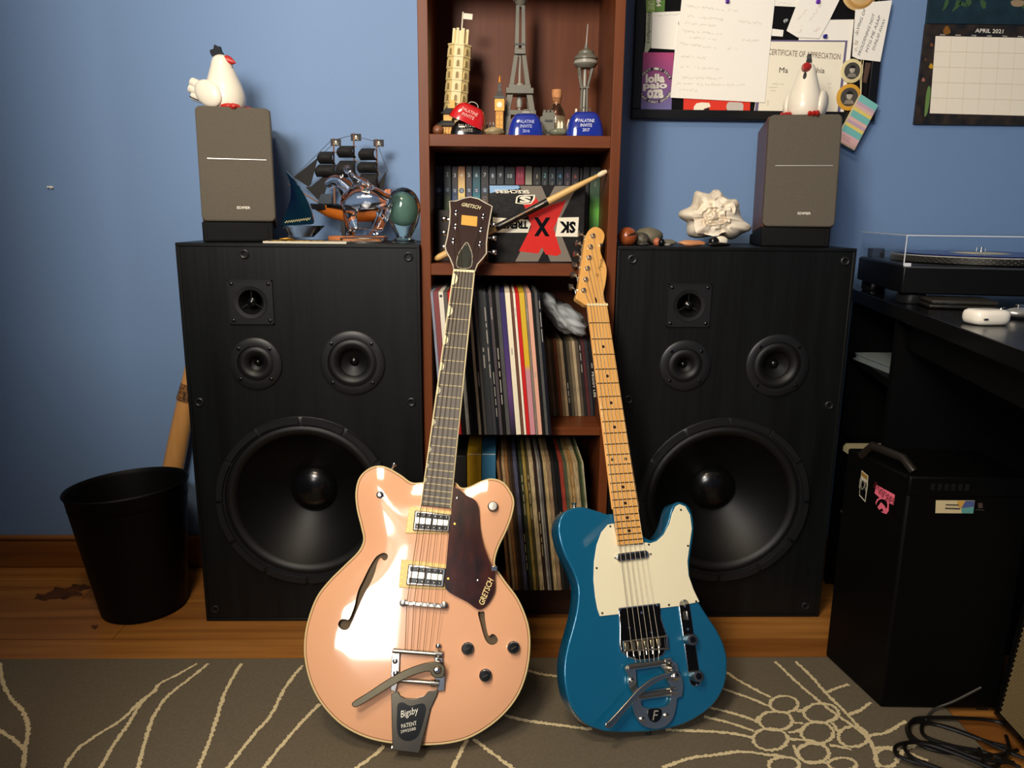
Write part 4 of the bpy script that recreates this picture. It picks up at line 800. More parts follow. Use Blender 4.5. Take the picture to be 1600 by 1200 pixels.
# horseshoe vibrato
def vt(a, b, h=.008): return gl2(930 + a / 4.614, 900 + b / 4.614, h)
out = crom([vt(*q) for q in [(232, 640), (240, 720), (240, 780), (262, 830), (280, 870), (270, 930), (290, 1010), (340, 1075), (420, 1100), (500, 1085), (555, 1030), (580, 950), (590, 880), (625, 860), (630, 760), (600, 690), (550, 610)]], 3, True)
hol = [[vt(*q) for q in [(290, 675), (470, 650), (505, 690), (520, 760), (545, 800), (330, 840), (300, 800)]], crom([vt(*q) for q in [(330, 905), (350, 890), (520, 868), (545, 885), (530, 920), (490, 945), (380, 955), (335, 935)]], 3, True)]
vib = fillobj('vibrato_tailpiece', out, hol, .009, M('vibrato steel', '#d2cab8', .26, 1), T_, thick=.006)
MB().prism(crom([vt(*q) for q in [(380, 965), (425, 955), (472, 960), (474, 1010), (445, 1050), (405, 1048), (380, 1010)]], 3, True), .0085, .0102).obj('black_badge', BLK, vib)
text('lettering', 'F', tm, vib, TM(vt(430, 1003) + (.0105,), (1, -.1, 0), (0, 1, 0)), w=.012, h=.016, shear=.25)
for a, b, r, nm in (((238, 655), (540, 612), .0042, 'tension_bar'), ((310, 868), (590, 828), .0042, 'string_bar')):
    p, q = vt(*a, .014), vt(*b, .014); MB().tube([p + (.0135,), q + (.0135,)], r, 12).obj(nm, STEEL, vib)
p, q = vt(540, 835, .014), vt(585, 826, .014); MB().tube([p + (.0135,), q + (.0135,)], .0062, 14).obj('bar_collar', CHROME, vib)
p, q = vt(500, 618, .014), vt(545, 611, .014); MB().tube([p + (.0135,), q + (.0135,)], .0058, 14).obj('bar_collar', CHROME, vib)
for a, b in ((257, 748), (335, 1030), (510, 1003)): MB().lathe([(.0042, .009), (.0042, .0115), (.002, .013)], 14, c=vt(a, b) + (0,)).obj('frame_screw', CHROME, vib)
ar = [(610, 740), (612, 700), (575, 688), (520, 698), (420, 735), (340, 790), (260, 870), (180, 960), (100, 1045), (75, 1065), (78, 1090), (105, 1100), (135, 1078), (210, 985), (290, 895), (370, 815), (450, 765), (520, 735), (550, 755), (590, 765)]
MB().prism(crom([vt(*q, .03) for q in ar], 3, True), .025, .030).obj('vibrato_arm', M('arm dark chrome', '#c0b8a6', .15, 1), vib, bevel=.0012)
MB().lathe([(.0065, .012), (.0065, .032), (.004, .0345), (.001, .035)], 18, c=vt(580, 725, .032) + (0,)).obj('arm_bolt', CHROME, vib)
MB().lathe([(.006, .01), (.0045, .024)], 14, c=vt(560, 665, .02) + (0,)).obj('arm_spring', STEEL, vib)

# ================================================================ ON THE LEFT AND RIGHT SPEAKERS
ZT = .848
grillem = M('grille cloth taupe', '#5a544a', .95, spec=.15, var=('#665f54', 300, .4), bump=(900, .3)); walnut = M('walnut veneer', '#5a3527', .4, var=('#6d4434', (60, 60, 5), .3))
def desk_speaker(px, label, slabel, yaw):
    (x0, y0), (x1, y1), (x2, y2) = px      # top left, top right, bottom left of the grille
    Yf = 1.655; Zb = ZT + .042
    a = UY(x2, y2, Yf); b = UY(x0, y0, Yf + .03); c = UY(x1, y1, Yf + .03); W = .147; H = .232
    cx = (b.x + c.x) / 2 + (.004 if yaw > 0 else -.003)
    st = thing('speaker_stand', slabel, 'stand', (cx, Yf, ZT + .0003), (0, 0, yaw))
    MB().prism([(0, 0), (.19, 0), (.19, .022), (.0, .042)], -W / 2 - .001, W / 2 - .006, ax='x').obj('wedge', M('stand black', '#070707', .6, spec=.2), st, bevel=.003)
    MB().box(-W / 2 + .008, W / 2 - .016, -.0005, .003, .004, .036).obj('front_plate', M('stand rubber', '#080808', .6, spec=.2), st, bevel=.001)
    t = thing('bookshelf_speaker', label, 'speaker', (cx, Yf, Zb + .0008), (R(-6), 0, yaw))
    MB().box(-W / 2, W / 2, .012, .165, 0, H).obj('cabinet', walnut, t, bevel=.003)
    rr = circ(0, 0, .012, 24); P = []
    for k, (sx, sz) in enumerate(((1, 1), (-1, 1), (-1, -1), (1, -1))):
        for j in range(7): q = PI / 2 * (k + j / 6); P.append((sx * (W / 2 - .011) + .011 * math.cos(q), H / 2 + sz * (H / 2 - .011) + .011 * math.sin(q)))
    MB().prism(P, -.004, .013, ax='y').obj('grille', grillem, t, bevel=.003)
    MB().box(-W / 2 + .018, W / 2 - .013, -.0055, -.003, H * .545 - .0004, H * .545 + .0009).obj('silver_trim', M('satin silver', '#d8d4cc', .35, .6), t)
    text('logo', 'EDIFIER', WHITE, t, XZ(.01, -.0043, .028), w=.0265, h=.0052, bold=.015)
    return t, cx, Yf + .035, Zb + H
lsp, lcx, lcy, lcz = desk_speaker(((310, 166), (424, 169), (317, 346)), 'small bookshelf speaker with taupe grille on the left, chicken looking right on top', 'black wedge stand under the left bookshelf speaker', R(15))
rsp, rcx, rcy, rcz = desk_speaker(((1199, 178), (1313, 180), (1191, 355)), 'small bookshelf speaker with taupe grille on the right, chicken facing the room on top', 'black wedge stand under the right bookshelf speaker', R(-11))
chm = M('painted white plaster', '#f3ead6', .35, coat=.3); redc = M('chicken red', '#b8281e', .4); dkc = M('chicken black', '#22242a', .5)
def chicken(label, loc, s, yaw, w=1):
    t = thing('chicken_figurine', label, 'figurine', loc, (0, 0, yaw))
    pr = [(.0, .0), (.27, .0), (.335, .06), (.36, .16), (.362, .28), (.335, .42), (.288, .56), (.24, .70), (.20, .82), (.172, .92), (.13, .99), (.06, 1.03), (.0003, 1.04)]
    pr2 = crom(pr, 3)
    g = MB(Matrix.Diagonal((s * w, s * .95 * w, s, 1)))
    rings = []
    for r, z in pr2: rings.append([(max(r, .0002) * math.cos(2 * PI * i / 32) - .04 * z + .02, max(r, .0002) * math.sin(2 * PI * i / 32), z) for i in range(32)])
    g.loft(rings); g.obj('body', chm, t, angle=80)      # beak points to +x
    for sg_ in (-1, 1):
        g = MB(Matrix.Diagonal((s, s, s, 1)) @ Matrix.Translation((-.12, sg_ * .33 * w, .27)) @ Matrix.Rotation(R(35), 4, 'Y'))
        g.ell((0, 0, 0), (.31, .11, .235), 20, 12); g.obj('wing', chm, t, angle=80)
    g = MB(Matrix.Diagonal((s, s, s, 1)))
    for k, (dx, dz) in enumerate(((-.70, .56), (-.75, .43), (-.70, .29))):
        g2 = MB(Matrix.Diagonal((s, s, s, 1))); g2.tube([(-.2, 0, .16), (-.4, 0, .16 + (dz - .16) * .6), ((dx * .75 if w < 1 else dx), 0, dz)], [.12, .13, .085], 10); g2.obj('tail_feather', chm, t)
    for dz in (.40, .25): MB(Matrix.Diagonal((s, s, s, 1))).tube([(-.52, -.085, dz - .06), (-.72, -.075, dz + .02)], .012, 6).obj('feather_line', dkc, t)
    g = MB(Matrix.Diagonal((s, s, s, 1))); g.tube([(.09, 0, .93), (.17, 0, .91), (.30, 0, .875)], [.10, .085, .006], 12); g.obj('beak', redc, t)
    MB(Matrix.Diagonal((s, s, s, 1))).ell((.175, 0, .735), (.05, .04, .105), 12, 8).obj('wattle', dkc, t)
    g = MB(Matrix.Diagonal((s, s, s, 1)))
    g.prism(crom([(-.19, 1.0), (-.235, 1.12), (-.16, 1.14), (-.13, 1.22), (-.07, 1.18), (-.02, 1.18), (.0, 1.1), (.05, 1.02), (.0, .97)], 3, True), -.03, .03, ax='y'); g.obj('comb', dkc, t)
    for sg_ in (-1, 1):
        f = MB(Matrix.Diagonal((s, s, s, 1)))
        f.ell((.2, sg_ * .26, .045), (.17, .09, .06), 12, 8); 
        for a in (-.09, 0, .09): f.ell((.37, sg_ * .26 + a * .8, .035), (.08, .042, .055), 8, 6)
        f.obj('foot', redc, t)
    return t
pc = UY(352, 160, lcy + .03); chicken('white chicken figurine with black comb looking right on the left bookshelf speaker', (pc.x, lcy + .028, lcz - .0025), .107, R(-14), 1.08)
pc = UY(1256, 172, rcy + .03); chicken('white chicken figurine seen from the front on the right bookshelf speaker', (pc.x, rcy + .030, rcz - .0025), .108, R(-122), .95)

# ---------------------------------------------------------------- pirate ship
YS = 1.80
def sp_(px, py, Y=YS): q = UY(px, py, Y); return (q.x, q.y, q.z)
ship = thing('model_ship', 'black sailed model pirate ship on a wooden stand behind the glass horse', 'model ship', (0, 0, 0))
orw = M('ship orange wood', '#b8621e', .35); brw = M('ship brown wood', '#7a5a48', .5); sail = M('black sailcloth', '#1b1a1a', .8); rope = M('rope', '#4a443c', .8)
def pl_(pts, dy0, dy1, name, mat, par=ship, Y=YS):
    q = [UY(*p, Y) for p in pts]; return MB().prism([(a.x, a.z) for a in q], Y + dy0, Y + dy1, ax='y').obj(name, mat, par, smooth=False)
# hull: stations from bow (left) to stern (right)
hull = MB(); up = MB(); R1_ = []
st_ = [(487, 322, 324, .001), (497, 321, 331, .010), (512, 321, 340, .018), (535, 325, 346, .023), (560, 325, 347, .024), (585, 322, 346, .022), (604, 315, 342, .018)]
for px, yt, yb, w in st_:
    a, b = UY(px, yt, YS), UY(px, yb, YS)
    R1_.append([(a.x, YS - w * math.cos(PI * i / 10), a.z - (a.z - b.z) * math.sin(PI * i / 10) ** .8) for i in range(11)])
hull.loft(R1_); hull.obj('hull', orw, ship)
g = MB()
for s_ in (-1, 1): g.tube([(UY(px, 1, YS).x, YS + s_ * (w + .001), UY(px, yt, YS).z - .002) for px, yt, yb, w in st_], .006, 6)
g.obj('black_gunwale', BLK, ship)
pl_([(604, 296), (612, 296), (610, 330), (590, 330), (588, 318)], -.018, .018, 'stern_castle', orw)
pl_([(487, 318), (520, 320), (518, 328), (490, 327)], -.017, .017, 'bow_bulwark', BLK)
MB().tube([sp_(505, 321), sp_(449, 287)], [.0022, .0012], 6).obj('bowsprit', brw, ship)
for mx, yt, yb in ((521, 222, 322), (552.5, 214, 325), (588, 223, 322)):
    MB().tube([sp_(mx + 2, yb), sp_(mx, yt - 6)], [.0028, .0016], 8).obj('mast', brw, ship)
    q = UY(mx - 4.5, yt - 5, YS); s_ = PS(YS, yt); fl = MB().box(q.x, q.x + 16 * s_, YS - .0006, YS + .0006, q.z - 10.5 * s_, q.z).obj('flag', BLKM, ship)
    g = MB(); c0 = Vector((q.x + 8 * s_, 0, q.z - 4 * s_)); g.ell((c0.x, YS - .0008, c0.z), (1.7 * s_, .0006, 1.6 * s_), 10, 6); g.box(c0.x - .8 * s_, c0.x + .8 * s_, YS - .0013, YS - .0006, c0.z - 2.2 * s_, c0.z - 1.0 * s_)
    for u in (-1, 1): g.tube([(c0.x - 3.6 * s_, YS - .001, c0.z - (3.4 + u * 1.7) * s_), (c0.x + 3.6 * s_, YS - .001, c0.z - (3.4 - u * 1.7) * s_)], .3 * s_, 5)
    g.obj('skull_emblem', WHITE, fl)
def billow(cx, y0, w0, y1, w1, bl, skew=0):
    rows = []; N = 9
    for j in range(N):
        v = j / (N - 1); row = []
        for i in range(N):
            u = i / (N - 1); px = cx + skew * v + (u - .5) * (w0 + (w1 - w0) * v); q = UY(px - bl * .35 * math.sin(PI * v), y0 + (y1 - y0) * v, YS)
            row.append((q.x, YS - .006 - .018 * bl / 10 * math.sin(PI * v) * (.5 + .5 * math.sin(PI * u)), q.z))
        rows.append(row)
    g = MB(); vs = [p for r in rows for p in r]; fs = [(j * N + i, j * N + i + 1, (j + 1) * N + i + 1, (j + 1) * N + i) for j in range(N - 1) for i in range(N - 1)]
    g.tris(vs, fs); o = g.obj('sail', sail, ship); sd = o.modifiers.new('s', 'SOLIDIFY'); sd.thickness = .0012
    MB().tube([sp_(cx - w0 / 2 - 2, y0, YS - .006), sp_(cx + w0 / 2 + 2, y0, YS - .006)], .0013, 6).obj('yard', brw, ship)
for a in ((513, 238, 22, 256, 24, 10), (513, 258, 28, 276, 34, 9), (544, 229, 22, 246, 27, 10), (545, 252, 25, 277, 33, 10), (577, 233, 21, 250, 26, 10), (577, 254, 26, 270, 30, 9), (579, 272, 28, 299, 30, 8)): billow(*a)
pl_([(497, 246), (459, 277), (482, 292), (486, 288)], -.0006, .0006, 'jib_sail', sail); pl_([(520, 264), (486, 292), (478, 292), (497, 312), (505, 312)], -.004, -.003, 'jib_sail', sail); pl_([(604, 267), (592, 285), (588, 299), (598, 300)], -.0006, .0006, 'mizzen_sail', sail); pl_([(503, 303), (519, 303), (519, 318), (497, 318)], -.008, -.007, 'lower_sail', M('blue grey sail', '#39424c', .8))
for a, b in (((519, 218), (459, 277)), ((521, 219), (548, 212)), ((556, 213), (586, 221)), ((590, 226), (606, 268)), ((497, 246), (520, 226))): MB().tube([sp_(*a), sp_(*b)], .0006, 4).obj('rigging', rope, ship)
for px in (537, 584): pl_([(px - 4, 362), (px + 4, 362), (px + 2, 345), (px - 2, 345)], -.008, .008, 'cradle', BLKM)
q0, q1 = sp_(517, 372), sp_(603, 372); MB().box(q0[0], q1[0], YS - .03, YS + .03, ZT + .0004, ZT + .011).obj('stand_plank', M('stand plank', '#c4763e', .4), ship, bevel=.0015)
for px in (537, 584):
    q = UY(px, 360, YS); MB().box(q.x - .004, q.x + .004, YS - .006, YS + .006, ZT + .010, ZT + .034).obj('cradle_post', BLKM, ship)

# ---------------------------------------------------------------- glass sailboat
YG = 1.665; s_ = PS(YG, 330)
bt_ = thing('glass_sailboat', 'small glass sailing boat with a curved dark blue sail, left of the model ship', 'figurine', (0, 0, 0))
def gp(px, py, Y=YG): q = UY(px, py, Y); return (q.x, q.z)
o = crom([gp(*p) for p in [(447, 268), (451, 271), (458, 279), (467, 291), (476, 306), (483, 320), (488, 334), (490, 349), (478, 351), (455, 352), (441, 352), (443, 344), (449, 328), (454, 312), (455, 297), (453, 283)]], 3, True)
MB().prism(o, YG - .004, YG + .004, ax='y').obj('sail', M('cobalt glass', '#030a22', .06, coat=.6, var=('#062630', (30, 30, 9), .2)), bt_, bevel=.003, seg=3)
g = MB(); rings = []
for j in range(7):
    v = j / 6; px0, px1 = 440 + 12 * v, 508 - 18 * v; a, b = gp(px0, 352 + 18 * v), gp(px1, 352 + 18 * v); cx, rx = (a[0] + b[0]) / 2, (b[0] - a[0]) / 2
    rings.append([(cx + rx * math.cos(2 * PI * i / 24), YG + .022 * (1 - .35 * v) * math.sin(2 * PI * i / 24), max(ZT + .0005, a[1] - (.0 if i else 0))) for i in range(24)])
g.loft(rings[::-1]); g.obj('hull', M('grey glass', '#dfe6e6', .03, trans=1, ior=1.45), bt_)
wr = MB(); c0 = gp(450, 346); pts = []
for i in range(60):
    q = i / 59; p = gp(446 + 40 * q, 347 - 5.5 * q + 1.7 * math.sin(i * 1.15) * (1 if i % 17 else 1.8)); pts.append((p[0], YG - .0045, p[1]))
wr.tube(pts, .0005, 4); wr.obj('gold_script', M('gold script', '#e6d9a0', .4), bt_)

# ---------------------------------------------------------------- skin-grown shapes (glass horse and rider)
def skin(name, verts, edges, rad, mat, parent, sub=2, root=0):
    me = bpy.data.meshes.new(name); me.from_pydata(verts, edges, []); me.update(); o = bpy.data.objects.new(name, me); COL.objects.link(o)
    md = o.modifiers.new('skin', 'SKIN'); md.use_smooth_shade = True
    for i, r in enumerate(rad):
        sv = me.skin_vertices[0].data[i]; sv.radius = (r, r) if not isinstance(r, tuple) else r; sv.use_root = (i == root)
    o.modifiers.new('sub', 'SUBSURF').levels = sub; o.modifiers['sub'].render_levels = sub
    dg = bpy.context.evaluated_depsgraph_get(); m2 = bpy.data.meshes.new_from_object(o.evaluated_get(dg)); bpy.data.objects.remove(o)
    return finish(name, m2, mat, parent, angle=180)
YH = 1.685
hs_ = thing('glass_horse', 'clear glass galloping horse with jockey on a glass base, in front of the model ship', 'figurine', (0, 0, 0))
def hp_(px, py, dy=0): q = UY(px, py, YH + dy); return (q.x, YH + dy, q.z)
hv = [hp_(556, 309), hp_(578, 304), hp_(599, 307), hp_(612, 314), hp_(627, 313), hp_(545, 300), hp_(534, 287), hp_(522, 281), hp_(508, 292),
      hp_(548, 325, -.012), hp_(550, 345, -.014), hp_(556, 362, -.01), hp_(545, 322, .012), hp_(545, 344, .014), hp_(552, 363, .01),
      hp_(604, 320, -.012), hp_(598, 341, -.014), hp_(588, 362, -.01), hp_(602, 322, .012), hp_(594, 344, .014), hp_(582, 363, .01)]
he = [(0, 1), (1, 2), (2, 3), (3, 4), (0, 5), (5, 6), (6, 7), (7, 8), (0, 9), (9, 10), (10, 11), (0, 12), (12, 13), (13, 14), (2, 15), (15, 16), (16, 17), (2, 18), (18, 19), (19, 20)]
hr_ = [.026, .024, .027, .010, .006, .021, .015, .013, .008, .013, .010, .010, .013, .010, .010, .014, .010, .010, .014, .010, .010]
HG = M('horse glass', '#ffffff', .02, trans=1, ior=1.38)
skin('horse_body', hv, he, [r * 1.15 for r in hr_], HG, hs_)
for px, py in ((531, 276), (535, 274)): MB().tube([hp_(px, py + 5), hp_(px + 1, py - 2)], [.003, .0008], 6).obj('ear', GLASS, hs_)
jv = [hp_(570, 293), hp_(562, 283), hp_(552, 278), hp_(545, 268), hp_(556, 292), hp_(548, 297), hp_(578, 298), hp_(568, 304)]
skin('jockey', jv, [(0, 1), (1, 2), (2, 3), (1, 4), (4, 5), (0, 6), (6, 7)], [.014, .013, .008, .0085, .007, .006, .010, .008], HG, hs_)
MB().ell(hp_(543, 265), (.0085, .0085, .0095), 14, 10).obj('jockey_head', GLASS, hs_)
rk = MB(); rings = []
for j in range(6):
    v = j / 5; a, b = hp_(541 + 4 * v, 368 - 12 * v), hp_(592 - 4 * v, 368 - 12 * v); cx, rx = (a[0] + b[0]) / 2, (b[0] - a[0]) / 2
    rings.append([(cx + rx * math.cos(2 * PI * i / 24) * (1 + .08 * math.sin(i * 5.1 + j)), YH + .018 * math.sin(2 * PI * i / 24) * (1 + .1 * math.sin(i * 3.3)), max(a[2], ZT + .011) + .002 * math.sin(i * 2.7 + j) * (j > 0)) for i in range(24)])
rk.loft(rings); rk.obj('ground_lump', HG, hs_)
a, b = hp_(534, 374), hp_(598, 374); MB().box(a[0], b[0], YH - .024, YH + .02, ZT + .0004, ZT + .0115).obj('glass_base', M('base glass', '#f2ead0', .03, trans=1, ior=1.5), hs_, bevel=.003)

# ---------------------------------------------------------------- egg shaped glass paperweight
YP = 1.70
pw = thing('glass_paperweight', 'egg shaped pale green glass paperweight beside the bookcase', 'paperweight', (UY(631, 350, YP).x, YP, ZT + .0004))
k = PS(YP, 335)
pr = [(.0, 0), (17, 0), (19, 2), (16, 5), (12, 8), (13, 12), (20, 25), (25, 40), (26.5, 52), (24, 66), (17, 77), (8, 83), (.1, 84.5)]
pr = [(max(.00005, a * k), b * k) for a, b in crom(pr, 3)]
MB().lathe(pr, 36).obj('outer_glass', M('green glass', '#dff0e2', .02, trans=1, ior=1.4), pw, angle=70)
MB().ell((-.001, 0, 50 * k), (17 * k, 15 * k, 22 * k), 24, 16).obj('milky_core', M('milky green', '#86aaa4', .4, trans=.35, ior=1.2), pw)
for a, b in ((-7, 42), (5, 30), (9, 55)): MB().ell((a * k, -18 * k, b * k), (2 * k, 1.5 * k, 2 * k), 10, 8).obj('bubble', M('bubble', '#ffffff', .02, trans=1, ior=1.05), pw)

# photo card lying on the left speaker
p0 = UZ(412, 379.3, ZT); cdx0, cdx1 = UY(412, 378, 1.612).x, UY(542, 378, 1.612).x
pcard = tag(MB().box(cdx0, cdx1, 1.606, 1.65, ZT + .0003, ZT + .0042).obj('photo_card', M('card stock', '#cfc8b4', .6)), 'long photo card lying on the front edge of the left floor speaker', 'card')
pr_ = MB()
MB().box(cdx0 + .006, cdx1 - .05, 1.608, 1.648, ZT + .0042, ZT + .0056).obj('dark_print', M('card print', '#2a1c10', .5, var=('#b8944a', 120, .15)), pcard, bevel=.0006)
MB().tube([(UY(438, 375, 1.62).x, 1.614, ZT + .008), (UY(452, 375, 1.62).x, 1.614, ZT + .009), (UY(462, 375, 1.62).x, 1.62, ZT + .0065)], [.002, .0035, .001], 8).obj('gold_clasp', M('antique gold', '#7a5a22', .35, .8), pcard)

# ---------------------------------------------------------------- conch, stones, shells on the right speaker
YC = 1.70
shellm = M('conch shell', '#ead9bf', .5, var=('#f6ecd8', 25, .3), bump=(60, .25))
oc = [(1060, 336), (1064, 329), (1079, 322), (1083, 311), (1085, 301), (1090, 298), (1095, 299.5), (1106, 302), (1112, 301), (1114, 297), (1119, 296), (1124, 297), (1130, 305), (1140, 311), (1150, 311), (1155, 317), (1155, 324), (1158, 338), (1163, 346), (1172, 352), (1174, 356), (1171, 361), (1160, 365), (1148, 373), (1138, 374), (1120, 369), (1100, 371), (1086, 372), (1075, 368), (1073, 358), (1073, 348), (1064, 342)]
o2 = crom([gp(*p, YC) for p in oc], 3, True); cc = gp(1104, 338, YC); rings = []; n = len(o2)
for j, (u, dep) in enumerate([(0, .012), (.5, .03), (.85, .026), (1, 0), (.9, -.022), (.74, -.034), (.6, -.041), (.52, -.039), (.44, -.047), (.36, -.046), (.31, -.052), (.27, -.047), (.2, -.052), (.16, -.048), (.1, -.056), (.0, -.058)]):
    rg = []
    for i, q in enumerate(o2):
        a = math.atan2(q[1] - cc[1], q[0] - cc[0]); rad = math.hypot(q[0] - cc[0], q[1] - cc[1]); uu = max(u, .003)
        w3 = noise.noise(Vector((math.cos(a) * 1.6 + j * .35, math.sin(a) * 1.6, j * .22)))
        rm = rad * uu if u > .62 else uu * (.55 * .042 / .6 + .45 * rad) * (1 + .45 * max(0, w3) * (0 < u))
        dz = .006 * noise.noise(Vector((q[0] * 60, q[1] * 60, j * .6))) * (0 < u < 1) - .010 * max(0, noise.noise(Vector((math.cos(a) * 2.1 + 5, math.sin(a) * 2.1, j * .5)))) * (.2 < u < .95 and dep < 0)
        rg.append((cc[0] + rm * math.cos(a), YC + dep + dz, max(cc[1] + rm * math.sin(a), ZT + .0006)))
    rings.append(rg)
g = MB(); g.loft(rings); co = g.obj('conch_shell', shellm, angle=60); tag(co, 'large cream conch shell with blunt spikes beside the right bookshelf speaker', 'shell')
def lump(name, label, cat, px, py, rx, ry, rz, Y, mat, seed=0, amp=.15, group=None, sub=None):
    """rounded stone or shell; rx, rz in px, ry metres; sits on the speaker top"""
    k = PS(Y, py); q = UY(px, py, Y); rings = []; N = 20
    for j in range(11):
        ph = PI * j / 10; rg = []
        for i in range(N):
            d = Vector((math.sin(ph) * math.cos(2 * PI * i / N), math.sin(ph) * math.sin(2 * PI * i / N), -math.cos(ph))); s = 1 + amp * noise.noise(d * 1.8 + Vector((seed, seed * .7, 2)))
            rg.append((d.x * rx * k * s, d.y * ry * s, max(d.z * rz * k * s, -rz * k * .92)))
        rings.append(rg)
    g = MB(); g.loft(rings); o = g.obj(name, mat, angle=70); return tag(o, label, cat, group), q, k
def place(o, q, Y, z): o.location = (q.x, Y, z)
def stone(name, label, cat, px, rx, ry, rz, Y, mat, seed, amp=.15, base=ZT, py=365):
    o, q, k = lump(name, label, cat, px, py, rx, ry, rz, Y, mat, seed, amp); place(o, q, Y, base + rz * k * .92 + .0004); return o
rust = M('rust agate', '#a8562c', .25, var=('#7a3a1c', 60, .3)); greyst = M('grey green stone', '#7d7660', .6, var=('#5c5748', 50, .3)); darkst = M('dark stone', '#24221e', .25)
o = stone('gourd', 'shiny rust orange round gourd with a dark split, right beside the bookcase', 'gourd', 980.5, 15.5, .019, 14.5, 1.67, rust, 1, .08)
g = MB(); kk = PS(1.67, 365); g.tube([(-2 * kk, -.0185, 1 * kk), (4 * kk, -.0185, 4 * kk), (9 * kk, -.0165, 5 * kk), (12 * kk, -.013, 9 * kk)], [.0008, .002, .0018, .0006], 6); g.obj('split', darkst, o)
stone('shell', 'grey green domed shell lying behind the rust gourd', 'shell', 1013, 23, .025, 13.5, 1.735, greyst, 4, .1)
stone('rock', 'mottled dark grey rock between the gourd and the domed shell', 'rock', 1002, 14, .018, 10, 1.69, M('mottled rock', '#5a5546', .5, var=('#302c24', 90, .2)), 8, .3)
stone('shell', 'flat grey shell pointing right in front of the domed shell', 'shell', 1041, 17, .014, 5, 1.675, M('flat grey shell', '#70695a', .5), 3, .2)
stone('pebble', 'small pink orange pebble next to the flat grey shell', 'pebble', 1027, 6, .008, 6.5, 1.655, M('coral pebble', '#b8694a', .45), 2, .15)
stone('pebble', 'small black cube shaped pebble next to the pink pebble', 'pebble', 1034.5, 5, .006, 6, 1.645, BLK, 9, .1)
stone('pebble', 'flat dark pebble, furthest left in front of the rock', 'pebble', 1006, 9, .008, 3, 1.64, M('slate', '#3a3833', .35), 5, .2)
stone('pebble', 'tiny silver grey pebble right of the black cube pebble', 'pebble', 1044, 5, .006, 2.4, 1.64, M('silver pebble', '#8a857a', .3), 6, .1)
stone('shell', 'curved orange tan shell piece left of the conch base', 'shell', 1080, 21, .012, 5, 1.648, M('orange shell', '#cf9468', .4, var=('#b87448', 60, .3)), 7, .25)
stone('pebble', 'glossy black pebble just left of the white pebble', 'pebble', 1116, 8, .009, 8, 1.645, BLK, 11, .12)
stone('pebble', 'smooth white pebble in front of the conch shell', 'pebble', 1127, 11, .009, 8.5, 1.655, M('ivory pebble', '#e8dfc8', .3), 12, .08)
stone('pebble', 'flat glossy black stone slab below the white pebble', 'pebble', 1124, 19, .006, 3.6, 1.632, BLK, 13, .1)

# ================================================================ TOP SHELF: BRICK MODELS, BELLS, BOTTLE
ZS = SH[3] + .0003
class PX:
    """px-sized modelling on a spot of the shelf: x = px from cx, z = px above the shelf, y = px depth"""
    def __init__(s, cx, Y, name, label, cat, group=None, tilt=0):
        s.k = PS(Y, 160); q = UY(cx, 160, Y); s.t = thing(name, label, cat, (q.x, Y, ZS), (0, tilt, 0), group); s.S = Matrix.Diagonal((s.k, s.k, s.k, 1))
        s.base = CAM_Y0(Y)
    def mb(s): return MB(s.S)
    def box(s, name, x0, x1, z0, z1, d0, d1, mat, bevel=.0004): return s.mb().box(x0, x1, d0, d1, z0, z1).obj(name, mat, s.t, bevel=bevel)
def CAM_Y0(Y): # row where the shelf surface at depth Y projects
    d = Vector((0, Y, ZS)) - CPOS; return 600 - CAM_F * d.dot(UPV) / d.dot(FW)
tan_ = M('tan brick plastic', '#dcc58a', .35); dtan = M('tan niche', '#8f7a4a', .6); grey = M('grey brick plastic', '#6d6a5e', .4); lgrey = M('light grey plastic', '#a19d92', .35); dgrey = M('dark grey brick', '#3c3b38', .45)
yelb = M('yellow brick', '#dca83a', .4); blkb = M('black brick', '#26272a', .4); whb = M('white brick', '#ece3c8', .4); orgb = M('amber brick', '#c98a2e', .4)
def octo(r, rot=.39): return [(r * math.cos(rot + PI * i / 4), r * math.sin(rot + PI * i / 4)) for i in range(8)]
# leaning tower
P = PX(708, 1.735, 'brick_tower_model', 'tan leaning round tower brick model with a white flag, left on the top shelf', 'brick model', 'brick models on the top shelf', R(4.6))
H0 = P.base; z0 = 0
P.mb().prism(octo(17), 0, 44).obj('base_tier', tan_, P.t)
for k in range(6):
    z = 38 + k * 16.8; tr = P.mb(); tr.prism(octo(18.4), z, z + 15.2); tr = tr.obj('tier', tan_, P.t); P.mb().prism(octo(19.6), z + 14.6, z + 16.8).obj('ledge', tan_, P.t)
    for f in range(8):
        a = -PI / 2 + PI / 4 * (f - 3.5) + .39 - .39 + PI / 8 * 0; 
        ang = .39 + PI / 8 + PI / 4 * f; ap = 18.4 * math.cos(PI / 8)
        T = P.S @ Matrix.Rotation(ang, 4, 'Z') @ Matrix.Translation((ap, 0, z)) @ Matrix.Rotation(PI / 2, 4, 'Z') @ Matrix.Rotation(PI / 2, 4, 'X')
        ar_ = [(-3.6, 1), (3.6, 1), (3.6, 8)] + [(3.6 * math.cos(PI * i / 8), 8 + 4 * math.sin(PI * i / 8)) for i in range(1, 8)] + [(-3.6, 8)]
        inn = [(x * .62, 1 + (y - 1) * .82) for x, y in ar_]
        if math.sin(ang) < .5:
            MB(T).prism(ar_, -.2, .9).obj('arch', tan_, tr); MB(T).prism(inn, .2, 1.05).obj('niche', dtan, tr)
P.mb().prism(octo(12), 138, 158).obj('belfry', tan_, P.t)
for k in range(8):
    a = .39 + PI / 4 * k; P.mb().box(11 * math.cos(a) - 2, 11 * math.cos(a) + 2, 11 * math.sin(a) - 2, 11 * math.sin(a) + 2, 140, 161.5).obj('belfry_pillar', tan_, P.t)
P.mb().tube([(1, 0, 157), (1, 0, 187)], 1.1, 8).obj('flag_pole', whb, P.t); P.box('flag', 2, 16, 177, 185.5, -.6, .6, whb)
